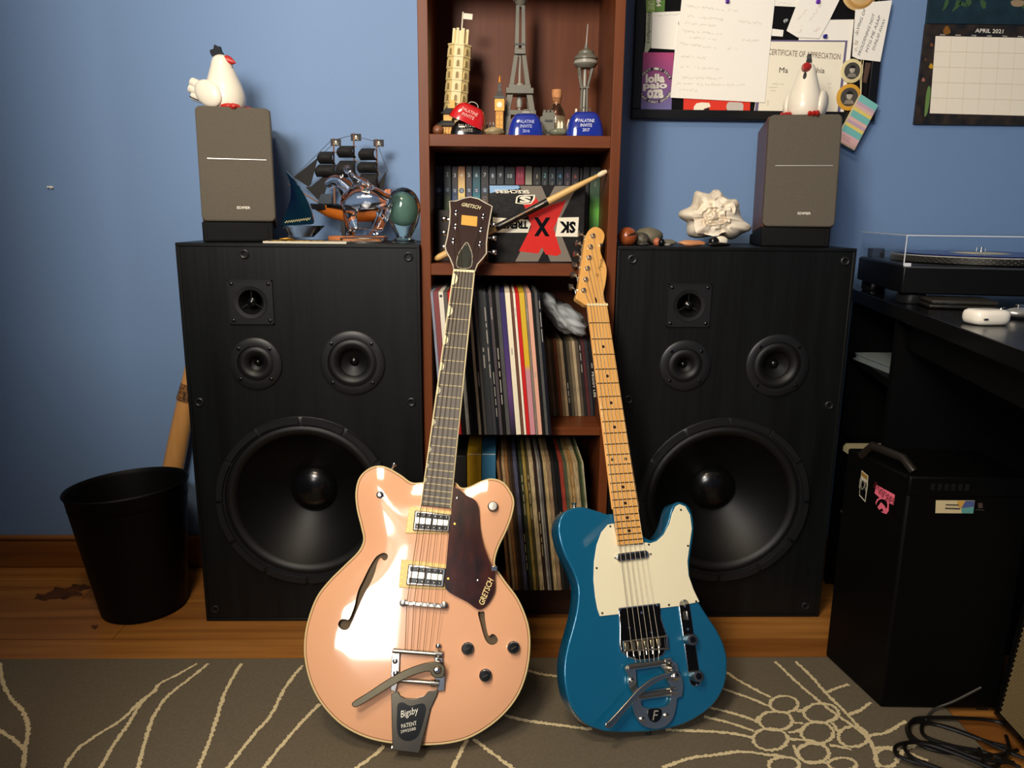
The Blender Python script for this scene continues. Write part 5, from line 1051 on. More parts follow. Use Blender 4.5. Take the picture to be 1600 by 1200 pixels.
# pagoda like gate
P = PX(699, 1.70, 'brick_gate_model', 'small yellow brick gate model with black stacked roofs, behind the stacked bells', 'brick model', 'brick models on the top shelf')
P.box('base', -14, 12, 0, 5, -12, 12, blkb); P.box('lower_wall', -10, 8, 5, 18, -9, 9, yelb); P.mb().box(-17, 13, -15, 15, 17, 21, taper=2).obj('lower_roof', blkb, P.t); P.mb().box(-12, 10, -12, 12, 21, 25, taper=2.5).obj('roof_ridge', blkb, P.t)
P.box('upper_wall', -6, 7, 24, 35, -7, 7, yelb); P.mb().box(-10, 12, -11, 11, 35, 38.5, taper=2).obj('upper_roof', blkb, P.t); P.mb().box(-6, 9, -8, 8, 38.5, 44, taper=3).obj('top_roof', blkb, P.t); P.box('finial', 4, 12, 44, 56, -4, 4, yelb)
for x in (-8, -3, 2, 6): P.box('pillar', x - 1, x + 1, 5, 17, -10.2, -9, orgb)
# clock tower
P = PX(780.5, 1.69, 'brick_clock_tower', 'slim amber brick clock tower model with dark spire, left of the grey lattice tower', 'brick model', 'brick models on the top shelf')
P.box('shaft', -6, 6, 0, 42, -6, 6, orgb); P.box('clock_stage', -7.5, 7.5, 40, 58, -7.5, 7.5, yelb); P.box('eaves', -8.5, 8.5, 58, 62, -8.5, 8.5, dgrey); P.mb().box(-6.5, 6.5, -6.5, 6.5, 62, 69, taper=3).obj('roof', dgrey, P.t); P.box('lantern', -3, 3, 69, 75, -3, 3, dgrey); P.mb().box(-3, 3, -3, 3, 75, 84, taper=2).obj('spire', dgrey, P.t); P.mb().tube([(0, 0, 83), (0, 0, 92)], [1.8, .9], 8).obj('finial', M('orange clear', '#e0902a', .2), P.t)
for x in (-3, 3):
    for z in (4, 12, 20, 28): P.box('window_slot', x - 1.2, x + 1.2, z, z + 5.5, -6.3, -5.9, yelb, 0)
P.mb().lathe([(4.2, 0), (4.2, .6)], 18, c=(0, -7.5, 49), ax='y').obj('clock_face', whb, P.t)
# lattice tower
P = PX(811.5, 1.745, 'brick_lattice_tower', 'tall dark grey iron lattice tower brick model in the middle of the top shelf', 'brick model', 'brick models on the top shelf')
b_ = P.base - 0
def leg(z0, h0, w0, z1, h1, w1, nm='leg', mat=grey):
    for sx in (-1, 1):
        for sy_ in (-1, 1):
            r = []
            for z, h, w in ((z0, h0, w0), (z1, h1, w1)): r.append([(sx * h - w / 2, sy_ * h - w / 2, z), (sx * h + w / 2, sy_ * h - w / 2, z), (sx * h + w / 2, sy_ * h + w / 2, z), (sx * h - w / 2, sy_ * h + w / 2, z)])
            P.mb().loft(r).obj(nm, mat, P.t, bevel=.0004, smooth=False)
leg(0, 22, 13, 36, 19, 11, 'foot_pier'); P.box('lower_beam', -25, 25, 36, 43, -25, 25, grey); leg(43, 19, 9, 66, 15, 9); P.box('first_platform', -21, 21, 68, 76, -21, 21, grey); P.box('platform_rail', -17, 17, 76, 81, -17, 17, grey)
for s_ in (-1, 1): P.mb().tube([(-17, -26, 14)] + [(17 * -math.cos(PI * i / 10), -26, 14 + 20 * math.sin(PI * i / 10)) for i in range(1, 10)] + [(17, -26, 14)], 2, 6).obj('arch', grey, P.t) if s_ < 0 else None
leg(81, 12.5, 7, 125, 6, 6.5); P.box('second_platform', -8.5, 8.5, 127, 134, -8.5, 8.5, grey); leg(134, 5.2, 6.2, 196, 4.2, 5.2, 'upper_leg'); P.box('joint_band', -9, 9, 139, 142, -8.5, 8.5, dgrey)
P.mb().lathe([(5, 194), (7, 198), (9.5, 203), (7, 206), (4, 210), (4, 216), (2, 222), (1, 240), (.3, 246)], 16).obj('top_gallery', grey, P.t); P.mb().tube([(10.5 * math.cos(a * PI / 8), 10.5 * math.sin(a * PI / 8), 204) for a in range(16)], .8, 6, closed=True).obj('gallery_rail', lgrey, P.t)
P.mb().tube([(0, 0, 43), (0, 0, 130)], 2, 8).obj('lift_shaft', lgrey, P.t); P.mb().lathe([(0.1, 80), (6.5, 80), (6, 84), (3, 86), (.1, 86)], 16).obj('dish', lgrey, P.t); P.mb().lathe([(4, 50), (5, 58), (3, 66)], 12).obj('lift_housing', lgrey, P.t)
# small grey blocks
P = PX(823, 1.685, 'brick_building_model', 'little grey brick building model in front of the lattice tower, above the first blue bell', 'brick model', 'brick models on the top shelf')
P.box('wall', -10, 10, 0, 30, -6, 6, grey); P.box('parapet', -7, 7, 30, 37, -6.5, 6.5, grey); P.box('niche', -4, 4, 8, 24, -6.4, -5.8, dgrey); P.box('cornice', -8.5, 8.5, 36.5, 39.5, -7.5, 7.5, lgrey)
P = PX(857.5, 1.675, 'brick_arch_model', 'grey crenellated brick arch model left of the corked bottle', 'brick model', 'brick models on the top shelf')
P.box('wall', -9.5, 9.5, 0, 38, -5, 5, grey)
for x in (-6.5, -.5, 5.5): P.box('crenel', x - 1.9, x + 1.9, 38, 41.5, -5, 5, grey)
P.mb().tube([(-4, -5.2, 12)] + [(-4 * math.cos(PI * i / 8), -5.2, 12 - 5 * math.sin(PI * i / 8)) for i in range(1, 8)] + [(4, -5.2, 12)], 1, 6).obj('round_relief', dgrey, P.t); P.box('side_wing', -13, -9, 8, 32, -4, 4, grey); P.box('ledge', -6, 6, 24, 27, -6.5, -5, dgrey)
P = PX(876, 1.650, 'brick_temple_model', 'tiny cream twin towered brick model in front of the corked bottle', 'brick model', 'brick models on the top shelf')
for x in (-2.4, 2.4): P.mb().box(x - 2.1, x + 2.1, -2.2, 2.2, 0, 21, taper=.3).obj('tower', whb, P.t); P.mb().box(x - 1.4, x + 1.4, -1.4, 1.4, 21, 24.5, taper=1.2).obj('spire', whb, P.t)
P.box('plinth', -6, 6, 0, 4, -4, 4, whb)
P = PX(900, 1.70, 'brick_palace_model', 'cream spired brick palace model mostly behind the right blue bell', 'brick model', 'brick models on the top shelf')
P.box('hall', -14, 26, 0, 20, -8, 8, whb); P.mb().box(-1.5, 2.5, -2, 2, 20, 46, taper=.6).obj('tall_spire', whb, P.t); P.mb().box(-14, -8, -5, 5, 20, 30, taper=2.4).obj('gable', whb, P.t); P.mb().box(26, 30, -2, 2, 0, 36, taper=1.4).obj('end_spire', whb, P.t); P.mb().box(-20, -14, -5, 5, 0, 22, taper=1.6).obj('end_tower', whb, P.t)
P = PX(767, 1.69, 'brick_fence', 'tiny dark brick fence with pale caps between bells and clock tower', 'brick model', 'brick models on the top shelf')
for x in (-6, -1, 4, 8): P.mb().box(x - 1.2, x + 1.2, -1.2, 1.2, 0, 20).obj('post', dgrey, P.t); P.mb().box(x - .8, x + .8, -.8, .8, 20, 24, taper=.4).obj('cap', lgrey, P.t)
P.box('rail', -8, 10, 6, 12, -1, 1, dgrey)
# needle tower
P = PX(911.5, 1.735, 'brick_needle_tower', 'grey brick needle tower model with saucer top, right on the top shelf', 'brick model', 'brick models on the top shelf')
def nx(z): return 2.4 * (z / 110)
for s_ in (-1, 1):
    for d in (-1, 1): P.mb().tube([(s_ * 8, d * 8, 0), (s_ * 4.5 + 1, d * 4.5, 45), (s_ * 4 + 1, d * 4, 78), (s_ * 10 + 2, d * 9, 106)], 1.7, 8).obj('leg', grey, P.t)
P.mb().tube([(0, 0, 0), (1.4, 0, 108)], 2.6, 10).obj('core', lgrey, P.t); P.mb().box(-6, 8, -6, 6, 78, 81).obj('collar', grey, P.t, bevel=.0004)
for s_ in (-1, 1): P.mb().tube([(s_ * 8 + 2, -4, 98), (s_ * 10 + 2, -4, 108)], 3, 8).obj('bracket', grey, P.t)
c = (2, 0, 0)
P.mb().lathe([(.2, 108), (13, 108), (16, 111), (17.5, 113), (17.5, 120)], 28, c=c).obj('saucer_bowl', grey, P.t); P.mb().lathe([(17.2, 120), (18.4, 121), (18.4, 123), (15, 127), (12, 128.5), (12, 132), (6, 135), (3, 137), (2.6, 142), (.2, 142)], 28, c=c).obj('saucer_roof', grey, P.t); P.mb().lathe([(18, 114), (18.6, 116), (18, 118.5)], 28, c=c, cap=False).obj('saucer_band', lgrey, P.t)
P.mb().tube([(2, 0, 140), (3.6, 0, 172)], [1.3, .7], 8).obj('antenna', lgrey, P.t)
# cowbells
def bell(name, label, cx, wd, ht, Y, mat, tm_, lines, tilt=0, lift=0, dx=0):
    P = PX(cx, Y, name, label, 'bell', 'souvenir bells on the top shelf', tilt); P.t.location.z += lift; rings = []
    for z, f, d in ((0, 1, .34), (.25, .97, .33), (.55, .88, .3), (.78, .76, .25), (.92, .64, .2), (1.0, .5, .12)):
        r = []
        for i in range(28):
            a = 2 * PI * i / 28; c, s = math.cos(a), math.sin(a); e = .55
            r.append((wd / 2 * f * math.copysign(abs(c) ** e, c), wd * d * .9 * math.copysign(abs(s) ** .7, s), z * ht))
        rings.append(r)
    g = P.mb(); g.loft(rings); g.obj('shell', mat, P.t, angle=55)
    P.mb().tube([(-wd * .14, 0, ht - 1)] + [(-wd * .14 * math.cos(PI * i / 8), 0, ht + ht * .2 * math.sin(PI * i / 8)) for i in range(1, 8)] + [(wd * .14, 0, ht - 1)], .9, 6).obj('loop', M('loop wire', '#7a7468', .4, 1), P.t)
    yy = -wd * .34 * .86
    for k, (s, w) in enumerate(lines):
        text('lettering', s, tm_, P.t, TM((0, (yy - 1.9 + (k - 1) * -.2 + k * .9) * P.k, (ht * .60 - k * 6.8) * P.k), (1, 0, 0), (0, .12, 1)), w=w * P.k, h=4.9 * P.k, bold=.01)
    return P
bl1 = M('blue enamel', '#1d2f8f', .12, coat=1); redb = M('red enamel', '#c41d20', .12, coat=1); blackb = M('black enamel', '#141312', .12, coat=1)
bell('cowbell', 'glossy black souvenir bell under the tilted red bell', 730, 54, 23, 1.655, blackb, M('bell print dim', '#8f897c', .4), [('PALATINE', 26), ('INVITE', 18)])
bell('cowbell', 'glossy red souvenir bell tilted on top of the black bell', 728, 58, 29, 1.652, redb, M('bell print pink', '#e8a49c', .4), [('PALATINE', 26), ('INVITE', 20)], R(23), .0235)
bell('cowbell', 'glossy blue souvenir bell in the middle, in front of the lattice tower', 822, 57, 33, 1.64, bl1, M('bell print lilac', '#a9b0d8', .4), [('PALATINE', 25), ('INVITE', 18), ('2016', 11)])
bell('cowbell', 'larger glossy blue souvenir bell at the right end, below the needle tower', 915, 60, 37, 1.64, bl1, M('bell print white', '#d4d8e8', .4), [('PALATINE', 25), ('INVITE', 18), ('2017', 11)])
# corked bottle
P = PX(870, 1.69, 'corked_bottle', 'small clear glass bottle with cork stopper and sand inside', 'bottle')
P.mb().lathe([(.1, 0), (13, 0), (14, 2), (14, 34), (12, 42), (8, 48), (6.5, 51), (6.5, 58), (7.6, 59), (7.6, 61)], 28).obj('glass', GLASS, P.t, angle=70)
P.mb().lathe([(.1, 1), (12.6, 1.2), (12.8, 33), (.1, 34)], 24).obj('sand', M('sand fill', '#a08a66', .9, var=('#c0aa84', 200, .3)), P.t); P.mb().lathe([(.1, 52), (5.6, 52), (8, 66), (8, 73), (.1, 73.4)], 20).obj('cork', M('cork', '#b87a48', .8, var=('#cf9460', 150, .3)), P.t)
# shells and stones on the shelf
def sstone(name, label, cx, rx, ry, rz, Y, mat, seed, amp=.2): return stone(name, label, 'shell', cx, rx, ry, rz, Y, mat, seed, amp, SH[3], 200)
sstone('shell', 'small brown snail shell at the left end of the top shelf', 684, 9.5, .011, 8, 1.65, M('brown shell', '#7a4a30', .4), 21)
sstone('shell', 'ribbed tan mussel shell left of the middle blue bell', 772, 16, .012, 7, 1.645, M('tan shell', '#b09a72', .4, var=('#6a6040', (40, 40, 200), .25)), 22)
sstone('shell', 'glossy grey green mussel shell between the two blue bells', 872, 14.5, .014, 6.5, 1.64, M('green shell', '#4a5244', .2, var=('#8a8a74', 60, .25)), 23)

# ================================================================ PIN BOARD AND CALENDAR ON THE WALL
BY = 1.866
def wall_poly(name, pts, Y, th, mat, parent=None, bevel=0):
    q = [UY(*p, Y) for p in pts]; return MB().prism([(a.x, a.z) for a in q], Y, Y + th, ax='y').obj(name, mat, parent, bevel=bevel, smooth=False)
pb = thing('pin_board', 'black framed black pin board crowded with papers on the right wall', 'pin board', (0, 0, 0))
xl, xr, zb = UY(986, 187, BY).x, UY(1365, 189, BY).x, UY(1100, 187, BY).z; zt = 1.66
MB().box(xl + .012, xr - .012, BY + .003, WY - .0005, zb + .012, zt).obj('felt_panel', M('black felt', '#171618', .95, spec=.1), pb)
fm = M('board frame black', '#101012', .35); fw = .021
for x0, x1, z0, z1 in ((xl, xr, zb, zb + fw), (xl, xr, zt - fw, zt), (xl, xl + fw, zb + fw, zt - fw), (xr - fw, xr, zb + fw, zt - fw)): MB().box(x0, x1, BY - .006, WY - .0005, z0, z1).obj('frame_rail', fm, pb, bevel=.002)
paper = M('white paper', '#fffaee', .7); cream_p = M('cream paper', '#fdf4dc', .7); pencil = M('pencil', '#c3b89f', .8); inkp = M('pen ink', '#5a5c60', .7); inkd = M('print ink', '#4a4038', .7)
def lay(n): return BY + .0025 - .0013 * n
def c1(a, b): return (980 + a / 6, b / 6)
def c2(a, b): return (1180 + a / 5, b / 5)
def sheet(name, label, pts, n, mat=paper, cat='paper', group='papers pinned on the board', conv=c1):
    o = wall_poly(name, [conv(*p) for p in pts], lay(n), .0005, mat); return tag(o, label, cat, group)
def scrib(par, conv, a0, b0, a1, b1, n, mat=pencil, amp=9, wid=1.2, seed=0, name='handwriting'):
    """one line of handwriting as a thin wavy stroke"""
    r = random.Random(seed); pts = []; L = math.hypot(a1 - a0, b1 - b0); N = max(4, int(L / 7)); nx_, ny_ = -(b1 - b0) / L, (a1 - a0) / L; gap = False; g = MB()
    def flush(p):
        if len(p) > 2:
            ps = crom([tuple(v) for v in p], 2); ribbon2(g, ps, lay(n) - .00025, .0005 * wid)
    for i in range(N + 1):
        t = i / N
        if r.random() < .13: flush(pts); pts = []; continue
        h = r.uniform(-amp, amp); q = UY(*conv(a0 + (a1 - a0) * t + nx_ * h, b0 + (b1 - b0) * t + ny_ * h), lay(n)); pts.append((q.x, q.z))
    flush(pts)
    if g.v: g.obj(name, mat, par, smooth=False)
def ribbon2(g, ps, Y, w):
    for i in range(len(ps) - 1):
        a, b = Vector(ps[i]), Vector(ps[i + 1]); d = b - a
        if d.length < 1e-6: continue
        nn = Vector((-d.y, d.x)).normalized() * w / 2
        g.tris([(a.x + nn.x, Y, a.y + nn.y), (b.x + nn.x, Y, b.y + nn.y), (b.x - nn.x, Y, b.y - nn.y), (a.x - nn.x, Y, a.y - nn.y)], [(0, 1, 2, 3)])
def wtext(par, s, conv, ca, cb, wpx, hpx, n, mat, ang=0, **k):
    q = UY(*conv(ca, cb), lay(n)); s_ = PS(lay(n), conv(ca, cb)[1]); text('lettering', s, mat, par, XZ(q.x, lay(n) - .0004, q.z, ang), w=wpx * s_, h=hpx * s_, **k)
def pin(label, px, py, n, hx, col):
    q = UY(px, py, lay(n)); t = thing('push_pin', label, 'push pin', (q.x, lay(n), q.z), group='push pins on the board'); m_ = M('pin ' + hx, hx, .25)
    MB().lathe([(.0045, .0), (.0045, .0012), (.0026, .002), (.0024, .006), (.0036, .0075), (.0034, .0085), (.0003, .009)], 16, ax='y').obj('head', m_, t)
    MB().tube([(0, 0, 0), (0, .009, 0)], .0005, 6).obj('needle', CHROME, t)
# festival pass with lanyard
fp = sheet('festival_pass', 'purple festival pass card with white block lettering at the board left edge', [(145, 490), (437, 493), (413, 1045), (108, 1032)], 2, ramp_mat('pass print', [(0, '#7272a6'), (.3, '#7a5a94'), (.65, '#96487e'), (1, '#b8427a')]), 'pass', None)
lg = M('lanyard green', '#8fae5a', .7); lp_ = M('lanyard pale', '#c9cdb0', .7)
wall_poly('lanyard_strap', [c1(*p) for p in [(175, 0), (268, 0), (262, 108), (228, 122), (178, 122)]], lay(1.6), .0006, lg, fp); wall_poly('lanyard_strap', [c1(*p) for p in [(272, 0), (355, 0), (350, 106), (266, 108)]], lay(1.4), .0006, M('lanyard green dark', '#5f8a3a', .7), fp)
wall_poly('lanyard_end', [c1(*p) for p in [(178, 122), (232, 120), (222, 440), (190, 492), (160, 490), (172, 380)]], lay(1.6), .0006, lp_, fp)
wtext(fp, 'UNE', c1, 222, 50, 13, 10, 1.6, M('pale green', '#c4d898', .6), -PI / 2, bold=.03); wtext(fp, '64', c1, 295, 30, 10, 8, 1.4, WHITE, -PI / 2, bold=.03); wtext(fp, 'Lollapalooza', c1, 203, 260, 46, 7, 1.6, BLKM, PI / 2, shear=.3)
for s, y, w in (('lolla', 735, 30), ('palo', 808, 38), ('oza', 880, 26)): wtext(fp, s, c1, 262, y, w, 13.5, 2.02, WHITE, R(2), bold=.045)
bd = M('pass band', '#3c2440', .6)
def arc_text(par, s, conv, ca, cb, r, a0, a1, n, mat, h, flip=1):
    for i, ch in enumerate(s):
        if ch == ' ': continue
        a = R(a0 + (a1 - a0) * i / (len(s) - 1)); q = UY(*conv(ca + r * math.cos(a), cb - r * math.sin(a)), lay(n)); s_ = PS(lay(n), 150)
        text('lettering', ch, mat, par, XZ(q.x, lay(n) - .0005, q.z, (a - PI / 2) if flip > 0 else (a + PI / 2)), h=h * s_, bold=.02)
for a0, a1 in ((22, 158), (202, 338)):
    p = [(262 + r * math.cos(R(a)), 800 - r * .98 * math.sin(R(a))) for r, rng in ((172, range(a0, a1 + 1, 8)), (142, range(a1, a0 - 1, -8))) for a in rng]
    wall_poly('dark_band', [c1(*q) for q in p], lay(2) - .0002, .0003, bd, fp)
arc_text(fp, 'AUGUST 2-5, 2018', c1, 262, 800, 155, 150, 30, 2, WHITE, 3.4); arc_text(fp, 'GRANT PARK, CHICAGO', c1, 262, 800, 157, 208, 332, 2, WHITE, 3.4, -1)
o = sheet('small_note', 'small blank white note behind the big handwritten sheet', [(235, 115), (560, 103), (520, 470), (225, 452)], 2.5); scrib(o, c1, 262, 148, 495, 132, 2.5, inkp, 7, .8, 3)
o = sheet('big_letter', 'largest white sheet with faint pencil handwriting', [(512, -20), (1388, -20), (1345, 380), (1290, 962), (405, 915), (450, 430), (500, 100)], 4)
for k, (a0, b0, a1, b1) in enumerate([(560, 55, 860, 90), (880, 95, 1060, 100), (545, 150, 920, 190), (540, 215, 830, 245), (1040, 200, 1260, 225), (520, 290, 890, 320), (580, 350, 870, 375), (1080, 375, 1240, 385), (490, 405, 830, 450), (940, 455, 1030, 460), (500, 525, 740, 545), (500, 625, 860, 645), (480, 725, 890, 740), (470, 785, 1110, 800), (490, 835, 670, 850)]): scrib(o, c1, a0, b0, a1, b1, 4, pencil, 13, 1.1, 10 + k)
MB().tube([UY(*c1(480, 205), lay(4)) - Vector((0, .0006, 0)), UY(*c1(482, 235), lay(4)) - Vector((0, .0006, 0))], .0006, 5).obj('ink_tick', inkp, o)
o = sheet('red_card', 'bright red card with pale rounded shapes, bottom edge of the board', [(530, 900), (1155, 935), (1150, 1068), (525, 1052)], 2, M('red card stock', '#e8351e', .55))
wall_poly('pale_shape', [c1(*p) for p in [(622, 1050), (625, 1000), (650, 968), (700, 960), (770, 965), (782, 1000), (720, 1020), (700, 1055)]], lay(2.2), .0004, cream_p, o); wall_poly('pale_shape', [c1(*p) for p in crom([(945, 960), (1000, 958), (1080, 965), (1088, 1010), (1070, 1060), (960, 1058), (930, 1010)], 2, True)], lay(2.2), .0004, M('grey card', '#cfc6ba', .6), o)
wall_poly('black_shape', [c1(*p) for p in [(700, 1056), (722, 1022), (765, 1008), (778, 1058)]], lay(2.2), .0004, BLKM, o); wall_poly('black_shape', [c1(*p) for p in [(826, 1062), (840, 1040), (862, 1036), (880, 1064)]], lay(2.2), .0004, BLKM, o); wall_poly('black_shape', [c1(*p) for p in [(925, 1062), (928, 1020), (960, 1062)]], lay(2.2), .0004, BLKM, o)
o = sheet('back_sheet', 'plain white sheet behind the certificate with a blue pin', [(350, 158), (772, 152), (745, 430), (690, 890), (300, 880)], 1.2, conv=c2)
ce = sheet('certificate', 'printed certificate with purple border behind the right chicken figurine', [(80, 312), (722, 316), (662, 892), (-12, 886)], 2.4, cream_p, 'certificate', None, conv=c2)
pu = M('purple border', '#6e6488', .6)
for p in ([(80, 312), (722, 316), (720, 328), (80, 324)], [(704, 328), (720, 328), (662, 892), (640, 892)], [(-6, 884), (20, 884), (40, 700), (18, 700)]): wall_poly('border_line', [c2(*q) for q in p], lay(2.5), .0003, pu, ce)
wtext(ce, 'CERTIFICATE OF APPRECIATION', c2, 385, 424, 115, 8.5, 2.5, M('cert ink', '#7a6a5a', .7), R(-3)); wtext(ce, 'Ma', c2, 222, 548, 14, 8, 2.5, inkd, R(-1)); wtext(ce, 'chia', c2, 498, 550, 18, 8, 2.5, inkd, R(-1))
for k, (a0, b0, a1, b1) in enumerate([(120, 655, 225, 658), (108, 682, 180, 685), (120, 710, 160, 712), (560, 655, 595, 657), (575, 688, 605, 690)]): scrib(ce, c2, a0, b0, a1, b1, 2.5, inkp, 4, .9, 40 + k)
scrib(ce, c2, 90, 800, 135, 815, 2.5, inkd, 22, 1.2, 50)
o = sheet('tilted_note', 'white note tilted to the left with pencil handwriting and purple pin', [(345, -20), (668, -20), (580, 160), (500, 300), (330, 292), (245, 240)], 3.2, conv=c2)
for k, (a0, b0, a1, b1) in enumerate([(330, 150, 410, 80), (430, 160, 510, 40), (340, 260, 370, 200), (450, 270, 500, 210)]): scrib(o, c2, a0, b0, a1, b1, 3.2, M('pink pencil', '#d8b8a8', .8), 14, 1.2, 60 + k)
o = sheet('top_note', 'small white slip at the upper edge left of the tilted note', [(150, -20), (350, -20), (336, 55), (150, 46)], 2.2, conv=c2); scrib(o, c2, 170, 22, 300, 34, 2.2, pencil, 8, .8, 71)
o = sheet('slip', 'tiny white slip just above the certificate, left part', [(60, 215), (222, 235), (215, 286), (60, 275)], 1.8, conv=c2)
o = sheet('handwritten_note', 'white note written sideways in grey ink at the board right edge', [(785, 42), (880, 18), (1070, 2), (977, 482), (805, 462), (758, 440)], 7.6, conv=c2)
for k, (s, ca, cb, w) in enumerate((('L VING OF', 822, 165, 38), ('FROLDENING NOT', 868, 270, 64), ('MTG ME ASAP', 920, 265, 56), ('DUNLAP AWAY', 965, 270, 48))): wtext(o, s, c2, ca, cb, w, 4.4, 7.6, inkp, R(74), shear=.2)
scrib(o, c2, 775, 400, 800, 230, 7.6, M('sepia', '#b89a6a', .8), 22, 1.6, 80)
# wooden hoop, buttons, strip
q = UY(1342, -12, lay(3)); hoop = thing('wooden_hoop', 'round pale wooden disc at the top right of the board', 'disc', (q.x, lay(3), q.z)); hk = PS(lay(3), 0)
MB().lathe([(.1 * hk, .0), (27 * hk, 0), (28 * hk, .004), (25 * hk, .007), (.1 * hk, .007)], 36, ax='y').obj('disc', M('hoop wood', '#d8b47a', .5), hoop); MB().lathe([(19 * hk, .007), (22 * hk, .0095), (25 * hk, .007)], 36, ax='y', cap=False).obj('raised_ring', M('hoop ring', '#c99a58', .5), hoop)
def button(label, px, py, r, hx, n):
    q = UY(px, py, lay(n)); k = PS(lay(n), py); t = thing('photo_button', label, 'badge', (q.x, lay(n), q.z), group='portrait badges on the board')
    MB().lathe([(r * k, 0), (r * k, .0015), (r * .8 * k, .003), (.0002, .0034)], 32, ax='y').obj('rim', M('badge ' + hx, hx, .35), t)
    MB().lathe([(r * .7 * k, .0033), (.0002, .0038)], 28, ax='y').obj('portrait_ground', M('portrait grey', '#4a4640', .5), t)
    MB().ell((0, -.0038, r * .12 * k), (r * .24 * k, .0008, r * .32 * k), 14, 8).obj('portrait_head', M('portrait pale', '#b8aea0', .5), t)
    MB().prism([(-r * .42 * k, -r * .52 * k), (r * .42 * k, -r * .52 * k), (r * .25 * k, -r * .22 * k), (-r * .25 * k, -r * .22 * k)], -.0044, -.0036, ax='y').obj('portrait_shoulders', M('portrait mid', '#8a8276', .5), t)
    MB().prism([(r * .26 * k * math.cos(PI * i / 8), r * .2 * k + r * .26 * k * math.sin(PI * i / 8)) for i in range(9)], -.0048, -.0040, ax='y').obj('portrait_hair', M('portrait dark', '#1c1a18', .5), t)
button('round cream badge with grey portrait, upper of two right of the certificate', 1330.5, 111, 18, '#e8d8a4', 1.9)
button('round yellow badge with grey portrait, lower of two right of the certificate', 1326, 152, 20, '#dca43a', 1.5)
sheet('photo_strip', 'narrow brown photo strip right of the badges', [(862, 488), (905, 492), (868, 650), (840, 640)], 1.4, M('strip brown', '#5a4438', .5), 'photo', None, conv=c2)
# striped pad hanging on a string
pd = thing('striped_pad', 'pastel striped paper pad hanging on string at the board lower right corner', 'notepad', (0, 0, 0))
A, B, C_, D = (828, 737), (962, 822), (775, 1168), (640, 1090)
wall_poly('back_sheets', [c2(*p) for p in [(826, 737), (962, 824), (776, 1176), (634, 1096)]], BY - .016, .010, M('pad paper', '#e8dcae', .6), pd, bevel=.0006)
cols = ['#7ec4bc', '#7ec4bc', '#c8a8b8', '#e0b8ae', '#e6d070', '#78beb8', '#78beb8', '#e2b8b0', '#c4a4b8', '#e6d070', '#74bcb8', '#74bcb8', '#dcb0b4', '#deb4b0', '#dfb6b2']
nS = len(cols)
for i, hx in enumerate(cols):
    t0, t1 = i / nS, (i + 1) / nS; wall_poly('stripe', [c2(*lerp(A, D, t0)), c2(*lerp(B, C_, t0)), c2(*lerp(B, C_, t1)), c2(*lerp(A, D, t1))], BY - .0175, .0015, M('stripe ' + hx, hx, .6), pd)
for k in range(3): 
    a, b = lerp(A, D, .86 + .035 * k), lerp(B, C_, .86 + .035 * k); qa, qb = UY(*c2(*lerp(a, b, .08)), BY - .018), UY(*c2(*lerp(a, b, .6)), BY - .018); MB().tube([qa, qb], .00035, 4).obj('print_line', M('pad ink', '#8a6a7a', .7), pd)
for dx in (-9, 9): MB().tube([UY(*c2(838 + dx, 455), BY - .004), UY(*c2(826 + dx * .7, 600), BY - .012), UY(*c2(826, 742), BY - .0175)], .0007, 6).obj('string', CREAM, pd)
pin('purple push pin at the top of the largest sheet', 1136, 2.5, 4.3, '#5a2a9a', 'purple'); pin('purple push pin at the top of the tilted note', 1277.5, 3, 3.5, '#6a2ab0', 'purple'); pin('dark blue push pin above the certificate', 1288.5, 57, 2.7, '#2a2a8a', 'blue'); pin('clear push pin on bare black felt left of the tilted note', 1227, 33, -.8, '#9aa0a0', 'clear')
# calendar
CYY = 1.872
cal = thing('wall_calendar', 'dark botanical wall calendar open at April 2021, right edge of the wall', 'calendar', (0, 0, 0))
def cc_(a, b): return (1420 + a / 5.717, b / 5.717)
cx0 = UY(*cc_(48, 1108), CYY); cx1 = cx0.x + .36; zb_ = cx0.z; zm = UY(*cc_(300, 215), CYY).z
dkp = M('calendar night print', '#14161a', .45, var=('#3a2e22', 45, .18)); teal = M('calendar teal print', '#10202a', .45, var=('#1e3a44', 30, .3))
MB().box(cx0.x, cx1, CYY, WY - .002, zb_, zm).obj('month_page', dkp, cal); MB().box(cx0.x + .001, cx1, CYY - .002, WY - .002, zm + .0006, zm + .29).obj('picture_page', teal, cal)
wp = [cc_(240, 322), cc_(1700, 352), cc_(1640, 1050), cc_(188, 1012)]; Wq = [UY(*p, CYY - .0006) for p in wp]
MB().prism([(q.x, q.z) for q in Wq], CYY - .0006, CYY, ax='y').obj('white_grid', M('calendar paper', '#fdf2dc', .7), cal)
gl_ = M('grid line', '#cdbda2', .8)
for i in range(8):
    a, b = lerp(wp[0], wp[1], i / 10.2), lerp(wp[3], wp[2], i / 10.2)
    if i: MB().tube([UY(*a, CYY - .0007), UY(*b, CYY - .0007)], .00035, 4).obj('grid_line', gl_, cal)
for i in range(1, 5): MB().tube([UY(*lerp(wp[0], wp[3], i / 5), CYY - .0007), UY(*lerp(wp[1], wp[2], i / 5), CYY - .0007)], .00035, 4).obj('grid_line', gl_, cal)
def ct(s, a, b, w, h): q = UY(*cc_(a, b), CYY); k = PS(CYY, 40); text('lettering', s, WHITE, cal, XZ(q.x, CYY - .0005, q.z, R(-1)), w=w * k, h=h * k, bold=.015)
ct('APRIL 2021', 718, 277, 45, 6)
for k, s in enumerate(('SUN', 'MON', 'TUE', 'WED', 'THU', 'FRI')): ct(s, 300 + k * 139, 311 + k * 3.5, 8, 1.8)
lfm = M('leaf print', '#6a8a4a', .5); lfd = M('leaf print dark', '#3a5a34', .5)
def leafp(pts, m_, Y): wall_poly('leaf', [cc_(*p) for p in crom(pts, 2, True)], Y, .0006, m_, cal)
